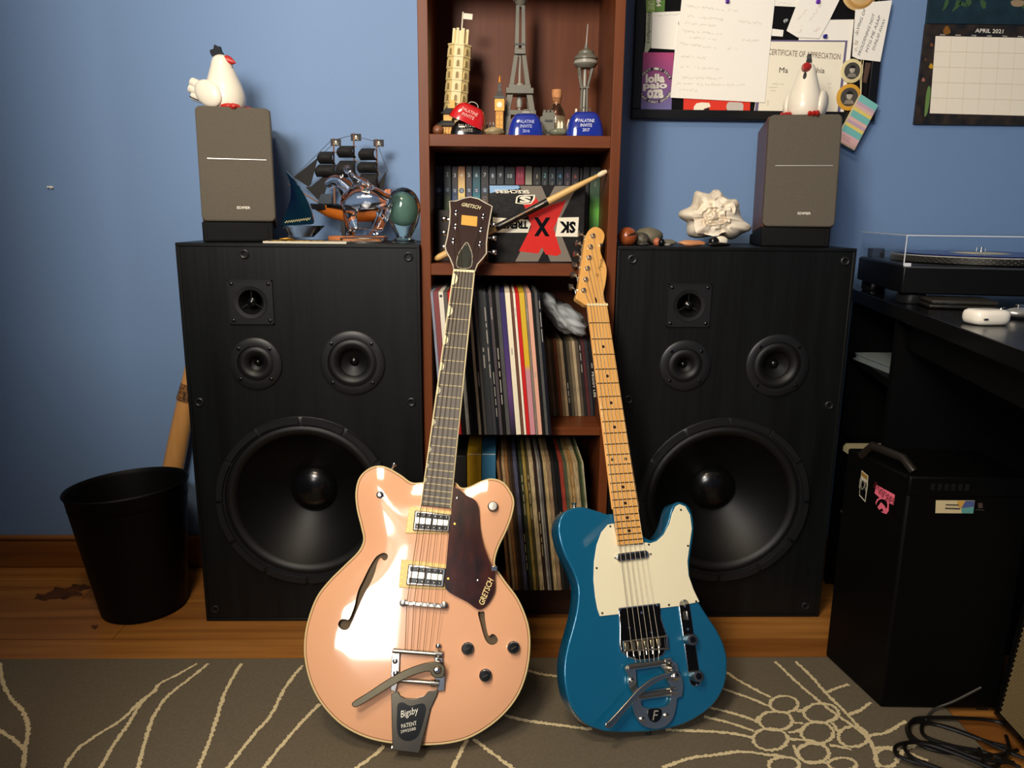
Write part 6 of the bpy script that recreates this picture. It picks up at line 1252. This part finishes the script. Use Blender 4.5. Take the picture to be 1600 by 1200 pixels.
for pts in ([(330, 0), (360, 10), (340, 60), (300, 100), (315, 50)], [(430, 0), (470, 20), (440, 70), (385, 105), (410, 60)], [(510, 0), (550, -10), (560, 30), (520, 60)], [(470, 15), (520, 40), (515, 62), (450, 40)], [(640, 0), (690, 20), (680, 80), (650, 60)], [(1010, 60), (1050, 40), (1060, 110)]): leafp(pts, random.choice([lfm, lfd]), CYY - .0026)
leafp([(180, 765), (196, 800), (186, 900), (165, 1010), (140, 1040), (150, 900), (160, 820)], lfm, CYY - .0006)
for a, b, w, hx in ((340, 270, 30, '#8a5a1e'), (200, 590, 18, '#c89a20'), (205, 400, 12, '#8a4a2a'), (130, 712, 14, '#a06a5a'), (150, 530, 12, '#5a3a2a')): leafp([(a + w * math.cos(q) * (1 + .3 * math.sin(3 * q)), b + w * 1.3 * math.sin(q)) for q in [i * PI / 5 for i in range(10)]], M('petal ' + hx, hx, .5), CYY - .0006)
leafp([(915, 10), (960, 0), (1040, 10), (1030, 50), (960, 60), (920, 45)], M('petal pale', '#a08a6a', .5), CYY - .0026)

# ================================================================ WASTEBASKET AND BAT
wb = thing('wastebasket', 'tall tapered black plastic wastebasket by the left floor speaker', 'wastebasket', (-.825, 1.672, .0005), (R(-2), R(-4), 0))
bkm = M('wastebasket plastic', '#060505', .55, spec=.2)
MB().lathe([(.0003, .004), (.091, .004), (.093, .0), (.094, .003), (.129, .288), (.132, .292), (.1335, .297), (.131, .300), (.1285, .297), (.127, .288), (.0915, .008), (.0003, .008)], 56).obj('bucket', bkm, wb, angle=50)
MB().lathe([(.1268, .262), (.1252, .2595), (.1245, .2625)], 56, cap=False).obj('inner_lip', bkm, wb)
b0 = UY(269, 740, 1.838); b1 = UY(296, 600, 1.842); ax = (b1 - b0); p0 = b0 - ax * (b0.z - .016) / ax.z
bat = thing('baseball_bat', 'worn wooden baseball bat standing behind the wastebasket', 'bat', (0, 0, 0)); bw = M('bat ash wood', '#c68a4a', .4, var=('#d8a261', (60, 60, 8), .3))
L_ = .82; u = ax.normalized(); pr = [(0, .010), (.01, .020), (.03, .0245), (.2, .0255), (.34, .0245), (.45, .0215), (.56, .0165), (.68, .0125), (.79, .0118), (.805, .016), (.82, .0165), (.825, .008)]
MB().tube([p0 + u * a for a, r in pr], [r for a, r in pr], 20).obj('barrel', bw, bat)
tt = (UY(286, 618, 1.83) - p0).dot(u); MB().tube([p0 + u * (tt - .012), p0 + u * tt, p0 + u * (tt + .03)], [.0238, .0222, .0195], 20).obj('burnt_brand', M('brand mark', '#3a2412', .5, var=('#9a6a38', 180, .12)), bat)
# ================================================================ DESK, TURNTABLE AND SMALL THINGS ON IT
dm = M('black desk laminate', '#060606', .22, spec=.5); dmd = M('black desk board', '#050505', .5, spec=.2)
dk = thing('desk', 'long black desk along the right side carrying the turntable', 'desk', (0, 0, 0))
e0, e1 = (.835, 1.80), (.62, .72)
def ex(Y, off=0): return e1[0] + (e0[0] - e1[0]) * (Y - e1[1]) / (e0[1] - e1[1]) + off
MB().prism([(ex(1.80), 1.80), (ex(.72), .72), (1.72, .72), (1.72, 1.80)], .722, .7495).obj('desk_top', dm, dk, bevel=.0015)
for Y0, Y1 in ((1.452, 1.474), (1.776, 1.798), (1.12, 1.142)): MB().prism([(ex(Y0, .012), Y0), (1.7, Y0), (1.7, Y1), (ex(Y1, .012), Y1)], 0, .722).obj('divider', dmd, dk) if Y0 > 1.4 else None
for z in (.03, .21, .375, .58): MB().prism([(ex(1.475, .014), 1.475), (1.5, 1.475), (1.5, 1.775), (ex(1.775, .014), 1.775)], z, z + .016).obj('cubby_shelf', dmd, dk)
MB().box(1.2, 1.22, 1.474, 1.776, .03, .722).obj('cubby_back', dmd, dk)
MB().prism([(ex(1.45, .03), 1.45), (ex(.74, .03), .74), (ex(.74, .05), .74), (ex(1.45, .05), 1.45)], .665, .722).obj('front_rail', dmd, dk)
MB().box(1.66, 1.7, .74, 1.45, 0, .722).obj('end_panel', dmd, dk)
def stack(name, label, z, Y0, Y1, off, n, hx, hz, cat='papers'):
    t = thing(name, label, cat, (ex((Y0 + Y1) / 2, off), Y0, z + .0004)); 
    for k in range(n): MB().box(random.uniform(-.004, .004), .2, 0, Y1 - Y0, k * hz, k * hz + hz * .9).obj('sheet', M('sheet ' + hx, hx, .6), t)
    return t
stack('magazine_stack', 'pale grey magazines in the upper open compartment of the desk', .596, 1.52, 1.70, .02, 4, '#6f7777', .004)
stack('paper_stack', 'cream paper stack in the lower open compartment beside the computer tower', .391, 1.52, 1.66, .004, 5, '#a39a78', .0035)
stack('folder_stack', 'dim grey folders in the middle open compartment of the desk', .226, 1.52, 1.70, .03, 3, '#4a4a4a', .005)
# turntable
TZ = .75; A_ = UZ(1412, 416, .822); rt_ = ray(1343, 393); ratio = rt_.x / rt_.y
ang = min([i * .002 for i in range(-300, 400)], key=lambda a: abs((A_.x + .35 * math.sin(a)) / (A_.y + .35 * math.cos(a)) - ratio))
tt_ = thing('turntable', 'black turntable with clear dust cover and blue record on the desk', 'turntable', (A_.x, A_.y, TZ + .0003), (0, 0, -ang))
MB().box(0, .45, 0, .35, .02, .072).obj('plinth', M('plinth black', '#060606', .4, spec=.3), tt_, bevel=.003)
for x in (.03, .42):
    for y in (.035, .315): MB().lathe([(.0003, 0), (.024, 0), (.026, .003), (.026, .017), (.02, .021), (.0003, .021)], 24, c=(x, y, 0)).obj('foot', M('foot rubber', '#17181a', .35), tt_)
MB().box(.004, .446, .004, .346, .0715, .0735).obj('deck_plate', M('deck metal', '#2a2b2d', .3, .7), tt_); MB().box(-.001, .451, -.001, .001, .069, .072).obj('trim_strip', STEEL, tt_)
pcx, pcy = .195, .178
pt = MB().lathe([(.0003, .074), (.163, .074), (.166, .076), (.166, .088), (.1645, .089), (.0003, .089)], 72, c=(pcx, pcy, 0)).obj('platter', M('platter side', '#4a453c', .35, .8), tt_)
MB().lathe([(.1662, .0872), (.1672, .0885), (.1648, .0895)], 72, c=(pcx, pcy, 0), cap=False).obj('platter_rim', M('platter rim', '#e6e0d2', .3, .4), pt)
g = MB()
for k in range(90):
    for j in range(3):
        a = 2 * PI * (k + .5 * (j % 2)) / 90; x, y = pcx + .1662 * math.cos(a), pcy + .1662 * math.sin(a); g.cbox((x, y, .0775 + j * .0035), (.0022, .0022, .0018))
g = g.obj('strobe_dots', M('strobe dots', '#a8a294', .3, .8), pt, smooth=False); g['kind'] = 'stuff'
rc = MB().lathe([(.0004, .0895), (.1515, .0895), (.1525, .0905), (.1515, .0915), (.052, .0918), (.0004, .0918)], 72, c=(pcx, pcy, 0)).obj('record', M('blue vinyl', '#1a1a66', .2), tt_); tag(rc, 'translucent dark blue vinyl record lying on the turntable platter', 'record')
rc.parent = None; rc.matrix_world = Matrix.Translation((A_.x, A_.y, TZ + .0003)) @ Matrix.Rotation(-ang, 4, 'Z')
MB().lathe([(.0004, .0918), (.05, .0918), (.05, .0922), (.0004, .0923)], 40, c=(pcx, pcy, 0)).obj('paper_label', M('record label', '#d8c99a', .5), rc)
MB().lathe([(.0035, .089), (.0035, .103), (.001, .106)], 12, c=(pcx, pcy, 0)).obj('spindle', CHROME, pt)
ta = MB().lathe([(.0003, .073), (.036, .073), (.036, .082), (.022, .086), (.022, .108), (.0003, .11)], 32, c=(.385, .262, 0)).obj('tonearm_base', M('tonearm black', '#141416', .3), tt_)
MB().tube([(.385, .32, .112), (.385, .262, .112), (.39, .16, .110), (.372, .10, .108), (.335, .075, .104)], .0045, 10).obj('tonearm', STEEL, ta); MB().lathe([(.013, -.012), (.013, .012)], 18, c=(.385, .318, .112), ax='y').obj('counterweight', BLK, ta)
hs2 = MB(); hs2.cbox((.328, .071, .101), (.03, .017, .007)); hs2 = hs2.obj('headshell', BLK, ta, bevel=.001); MB().cbox((.322, .069, .0955), (.014, .010, .006)).obj('cartridge', M('green cartridge', '#1f6a3a', .3), hs2); MB().tube([(.335, .078, .105), (.35, .09, .11)], .002, 6).obj('finger_lift', CHROME, hs2)
MB().cbox((.03, .325, .083), (.03, .028, .02)).obj('hinge_block', BLKM, tt_, bevel=.001); MB().cbox((.42, .325, .083), (.03, .028, .02)).obj('hinge_block', BLKM, tt_, bevel=.001)
dc = M('acrylic cover', '#e8eef4', .04, trans=1, ior=1.12, alpha=.35); z0, z1 = .073, .129; g = MB(); w_ = .0028
for a in ((0, .45, 0, .35, z1 - w_, z1), (0, .45, 0, w_, z0, z1 - w_), (0, .45, .35 - w_, .35, z0, z1 - w_), (0, w_, w_, .35 - w_, z0, z1 - w_), (.45 - w_, .45, w_, .35 - w_, z0, z1 - w_)): g.box(*a)
dcv = g.obj('dust_cover', dc, tt_, smooth=False)
edge = M('acrylic edge', '#dfe4ea', .25, alpha=.75)
for p in (((0, 0, z0), (0, 0, z1)), ((0, 0, z1), (.45, 0, z1)), ((0, 0, z1), (0, .35, z1))): MB().tube(p, .0011, 6).obj('cover_edge', edge, dcv)
for x in (.0, .42): MB().cbox((x + .006, -.002, .0745), (.012, .005, .007)).obj('cover_bumper', edge, dcv, bevel=.001)
# wallet, earphone case, key fob
q = UZ(1500, 482, TZ); wl = thing('wallet', 'worn black leather wallet on the desk below the turntable', 'wallet', (q.x, q.y, TZ + .0003), (0, 0, R(-14)))
MB().box(-.058, .058, -.02, .075, 0, .0075).obj('lower_flap', M('wallet leather', '#15130f', .45, bump=(300, .3)), wl, bevel=.003); MB().box(-.054, .057, -.018, .074, .0078, .0155).obj('upper_flap', M('wallet leather worn', '#26221b', .5, bump=(300, .3)), wl, bevel=.003)
for x, w in ((-.05, .004), (-.042, .004), (-.03, .014)): MB().box(x, x + w, -.0205, -.018, .0085, .0105).obj('metal_corner', CHROME, wl)
q = UZ(1550, 509, TZ); ep = thing('earphone_case', 'rounded white earphone case near the desk edge', 'case', (q.x + .003, q.y + .022, TZ + .0004), (0, 0, R(6)))
wp_ = M('white gloss plastic', '#f4ecdc', .2, coat=.5)
rings = []
for z, f in ((0, .84), (.003, .95), (.008, 1), (.015, 1), (.0195, .95), (.0225, .8), (.0232, .5)):
    rings.append([(.0315 * (f if f < 1 else 1) * math.copysign(abs(math.cos(2 * PI * i / 40)) ** .6, math.cos(2 * PI * i / 40)), .0235 * f * math.copysign(abs(math.sin(2 * PI * i / 40)) ** .6, math.sin(2 * PI * i / 40)), z) for i in range(40)])
g = MB(); g.loft(rings); g.obj('shell', wp_, ep, angle=70); MB().box(-.021, -.015, -.0245, -.021, .0085, .0112).obj('port', STEEL, ep)
MB().tube([(.033 + .008 * math.cos(a * PI / 8), .006 + .002 * math.sin(a), .016 + .008 * math.sin(a * PI / 8)) for a in range(16)], .0011, 6, closed=True).obj('lanyard_ring', CHROME, ep)
q = UZ(1594, 500, TZ); kf = thing('key_fob', 'silver oval key fob right of the white earphone case', 'key fob', (q.x + .012, q.y + .02, TZ + .0004)); MB().ell((0, 0, .009), (.026, .018, .0088), 24, 12).obj('fob', M('satin fob', '#cfcac0', .25, .8), kf); MB().cbox((.002, .004, .0195), (.014, .008, .006)).obj('clip', CHROME, kf, bevel=.001)

# ================================================================ COMPUTER TOWER, AMPLIFIER, CABLE
c0, c1_, c2_ = UZ(1290, 1032, 0), UZ(1375, 1112, 0), UZ(1557, 1115, 0)
ux = (c2_ - c1_); Wd = ux.length; yawt = math.atan2(ux.y, ux.x); Ht = UY(1419, 745, c1_.y).z
pcT = thing('computer_tower', 'black computer tower with stickers half under the desk', 'computer tower', (c1_.x, c1_.y, .009), (0, 0, yawt))
dv = c0 - c1_; Dd = dv.length; sk = dv.x * math.cos(yawt) + dv.y * math.sin(yawt)
pm = M('tower black', '#050505', .45, spec=.2)
MB().prism([(0, 0), (Wd, 0), (Wd + sk * .0, Dd), (sk, Dd)], 0, Ht - .01).obj('case', pm, pcT, bevel=.004)
MB().prism([(-.001, -.002), (Wd, -.002), (Wd, .02), (-.001, .02)], Ht - .045, Ht - .008).obj('top_bezel', pm, pcT, bevel=.003)
for k in range(6): MB().cbox((.04 + k * .012, -.003, Ht - .026), (.007, .002, .012)).obj('vent_slot', M('vent metal', '#3a3a38', .25, .8), pcT)
hd_ = MB(); hd_.tube([(sk * .75, Dd * .75, Ht - .012), (sk * .6, Dd * .6, Ht + .016), (sk * .2 + .01, Dd * .2, Ht + .014), (.012, .012, Ht - .004)], .008, 10); hd_.obj('handle', M('handle rubber', '#1e1a16', .35), pcT)
# stickers on the left face and front
sd = (Vector((sk, Dd, 0))).normalized(); nl_ = Vector((-sd.y, sd.x, 0))
loc2w = Matrix.Translation((c1_.x, c1_.y, .009)) @ Matrix.Rotation(yawt, 4, 'Z'); inv = loc2w.inverted()
def lf(px, py):
    o = inv @ CPOS; d = (inv.to_3x3() @ ray(px, py)); t = -o.dot(nl_) / d.dot(nl_); q = o + d * t; return (q.dot(sd), q.z)
def LT(u, z, off): return TM(tuple(sd * u + nl_ * off + Vector((0, 0, z))), tuple(-sd), (0, 0, 1))
LTm = LT(0, 0, .0006)
def lpoly(name, pts, mat, off, parent):
    q = [lf(*p) for p in pts]; g = MB(LT(0, 0, off)); g.prism([(-a, b) for a, b in q], 0, .0003); return g.obj(name, mat, parent, smooth=False)
def v5(a, b): return (1300 + a / 5.333, 660 + b / 5.333)
s1 = lpoly('arrow_sticker', [v5(*p) for p in [(250, 398), (305, 445), (300, 530), (280, 665), (230, 610), (238, 500)]], M('sticker pale edge', '#b8b09c', .5), .0006, pcT); lpoly('sticker_face', [v5(*p) for p in [(252, 480), (294, 510), (278, 648), (236, 600), (244, 500)]], BLK, .001, s1); lpoly('sticker_band', [v5(*p) for p in [(252, 408), (300, 450), (296, 480), (248, 440)]], M('sticker amber', '#8a6a2a', .5), .001, s1)
q = lf(*v5(265, 520)); text('lettering', 'RX', M('sticker print', '#8a8678', .5), s1, LT(q[0], q[1], .0014), w=.022, h=.02)
pk_ = M('pink sticker', '#e86a80', .5)
s2 = lpoly('pink_sticker', [v5(*p) for p in [(372, 520), (527, 603), (515, 688), (478, 672), (476, 690), (474, 740), (455, 764), (420, 750), (380, 710), (366, 670), (378, 640), (400, 628), (358, 590)]], pk_, .0006, pcT)
q = lf(*v5(440, 590)); text('lettering', 'Engineer', M('maroon print', '#5a1420', .5), s2, TM(tuple(sd * q[0] + nl_ * .0011 + Vector((0, 0, q[1]))), tuple(-sd + Vector((0, 0, -.16))), (0, 0, 1)), w=.062, h=.017, shear=.2)
q = lf(*v5(468, 640)); text('lettering', 'a girl', M('maroon print', '#5a1420', .5), s2, TM(tuple(sd * q[0] + nl_ * .0011 + Vector((0, 0, q[1]))), tuple(-sd + Vector((0, 0, -.16))), (0, 0, 1)), w=.036, h=.014, shear=.2)
lpoly('black_disc', [v5(420 + 46 * math.cos(i * PI / 8), 690 + 52 * math.sin(i * PI / 8)) for i in range(16)], BLK, .0010, s2); lpoly('pink_figure', [v5(*p) for p in [(385, 705), (415, 665), (440, 690), (462, 730), (440, 750), (425, 715), (400, 728)]], pk_, .0014, s2)
def ff(px, py): o = inv @ CPOS; d = inv.to_3x3() @ ray(px, py); t = -o.y / d.y; q = o + d * t; return (q.x, q.z)
def fpoly(name, pts, mat, y, parent): q = [ff(*v5(*p)) for p in pts]; return MB().prism(q, -y, -y + .0003, ax='y').obj(name, mat, parent, smooth=False)
s3 = fpoly('licence_label', [(865, 648), (1188, 650), (1175, 757), (860, 755)], M('label paper', '#cdbd92', .5), .0006, pcT)
fpoly('blue_corner', [(1112, 652), (1185, 652), (1180, 700), (1075, 715)], M('label blue', '#4a5a8a', .5), .0010, s3); fpoly('teal_corner', [(1075, 718), (1180, 702), (1175, 755), (1080, 755)], M('label teal', '#5a9a94', .5), .0010, s3); fpoly('amber_corner', [(1040, 652), (1110, 652), (1072, 715), (1050, 700)], M('label amber', '#c89a48', .5), .0010, s3)
fpoly('print_bar', [(945, 680), (1055, 682), (1055, 692), (945, 690)], inkd, .0012, s3); fpoly('print_bar', [(940, 708), (1065, 712), (1062, 724), (940, 720)], inkd, .0012, s3)
s4 = fpoly('small_emblem', [(1215, 672), (1252, 670), (1255, 712), (1218, 715)], M('emblem dim', '#4a3a34', .5), .0006, pcT); fpoly('emblem_caption', [(1195, 725), (1268, 727), (1268, 733), (1195, 731)], M('caption', '#3a3a38', .5), .0006, pcT)
for k in range(4):
    for f in (0,): MB().cbox((.02 + (k % 2) * (Wd - .04), .02 + (k // 2) * (Dd - .04), -.0045), (.02, .02, .009)).obj('foot', BLKM, pcT)
# guitar amplifier at the right edge
a0, a1 = UZ(1557, 1120, .02), UZ(1600, 1168, .02); d_ = (a1 - a0); d_.z = 0; d_.normalize(); na = Vector((d_.y, -d_.x, 0)); na = na if na.x < 0 else -na
am = thing('guitar_amplifier', 'combo guitar amplifier with tan woven grille at the right edge', 'amplifier', (a0.x, a0.y, .0003), (0, 0, math.atan2(d_.y, d_.x)))
am.rotation_euler = (0, 0, math.atan2(d_.y, d_.x)); sgn = 1   # local x along the front, local -y towards the guitars
LW = .46; yn = -1
lean = MB(Matrix.Rotation(R(-5), 4, 'X'))
lean.box(-.025, LW, .012, .22, .012, .43); lean.obj('cabinet', M('amp tolex', '#15110d', .6, bump=(400, .4)), am, bevel=.006)
gm = M('amp grille cloth', '#2c2416', .95, spec=.05); g = MB(Matrix.Rotation(R(-5), 4, 'X')); g.box(0, LW - .02, .004, .013, .028, .36); gr_ = g.obj('grille', gm, am)
g = MB(Matrix.Rotation(R(-5), 4, 'X'))
for k in range(66):
    z = .029 + k * .005
    for j in range(38): x = .001 + j * .0055 + (k % 2) * .0027; g.box(x, x + .0042, .0018, .0042, z, z + .0031)
g = g.obj('weave_rib', M('amp weave', '#7d6b49', .9, spec=.1), gr_, smooth=False); g['kind'] = 'stuff'
g = MB(Matrix.Rotation(R(-5), 4, 'X')); g.box(-.012, LW - .01, .0, .016, .36, .37); g.box(-.012, LW - .01, .0, .016, .018, .028); g.box(-.012, 0, .0, .016, .028, .36); g.obj('grille_frame', BLK, am, bevel=.001)
for x in (.01, .4):
    for y in (.04, .19): MB().lathe([(.0003, 0), (.014, 0), (.012, .014), (.0003, .014)], 16, c=(x, y, 0)).obj('foot', BLKM, am)
# coiled instrument cable
cbm = M('cable rubber', '#0d0b0a', .35)
def cz(pts, z=.0125): return [tuple(UZ(x, y, zz if len(p) > 2 else z)) for p in pts for x, y, zz in [(p + (z,))[:3]]]
cbl = thing('instrument_cable', 'loosely coiled black instrument cable on the rug in front of the tower', 'cable', (0, 0, 0))
loops = [[(1580, 1168), (1540, 1158), (1490, 1140), (1445, 1128), (1420, 1132), (1418, 1145), (1428, 1158), (1460, 1172), (1510, 1178), (1560, 1180), (1590, 1172)],
         [(1590, 1150), (1560, 1128), (1500, 1122), (1440, 1122), (1424, 1128), (1420, 1142), (1430, 1155), (1450, 1165)],
         [(1585, 1192), (1530, 1185), (1475, 1165), (1430, 1160), (1402, 1165), (1400, 1178), (1420, 1188), (1455, 1198), (1500, 1215)],
         [(1560, 1205), (1500, 1180), (1450, 1163), (1420, 1160), (1414, 1170), (1428, 1185), (1460, 1198), (1490, 1210)],
         [(1600, 1185), (1560, 1168), (1520, 1150), (1480, 1136), (1448, 1130), (1440, 1138), (1448, 1152), (1490, 1166), (1540, 1176), (1595, 1200)],
         [(1572, 1150), (1576, 1172), (1560, 1195), (1530, 1205)], [(1530, 1170), (1535, 1185), (1545, 1210)]]
for i, lp_2 in enumerate(loops): MB().tube(crom(cz(lp_2, .0125 + .0042 * (i % 4)), 5), .0034, 8).obj('coil', cbm, cbl)
tl_ = [UZ(1446, 1124, .016)] + [CPOS + ray(x, y) * ((c1_.y - .012 - k * .0) / ray(x, y).y) for k, (x, y) in enumerate([(1460, 1108), (1490, 1096), (1533, 1074)])]
MB().tube(crom([tuple(p) for p in tl_], 5), .0022, 8).obj('tail', M('cable grey', '#3a3835', .35), cbl)
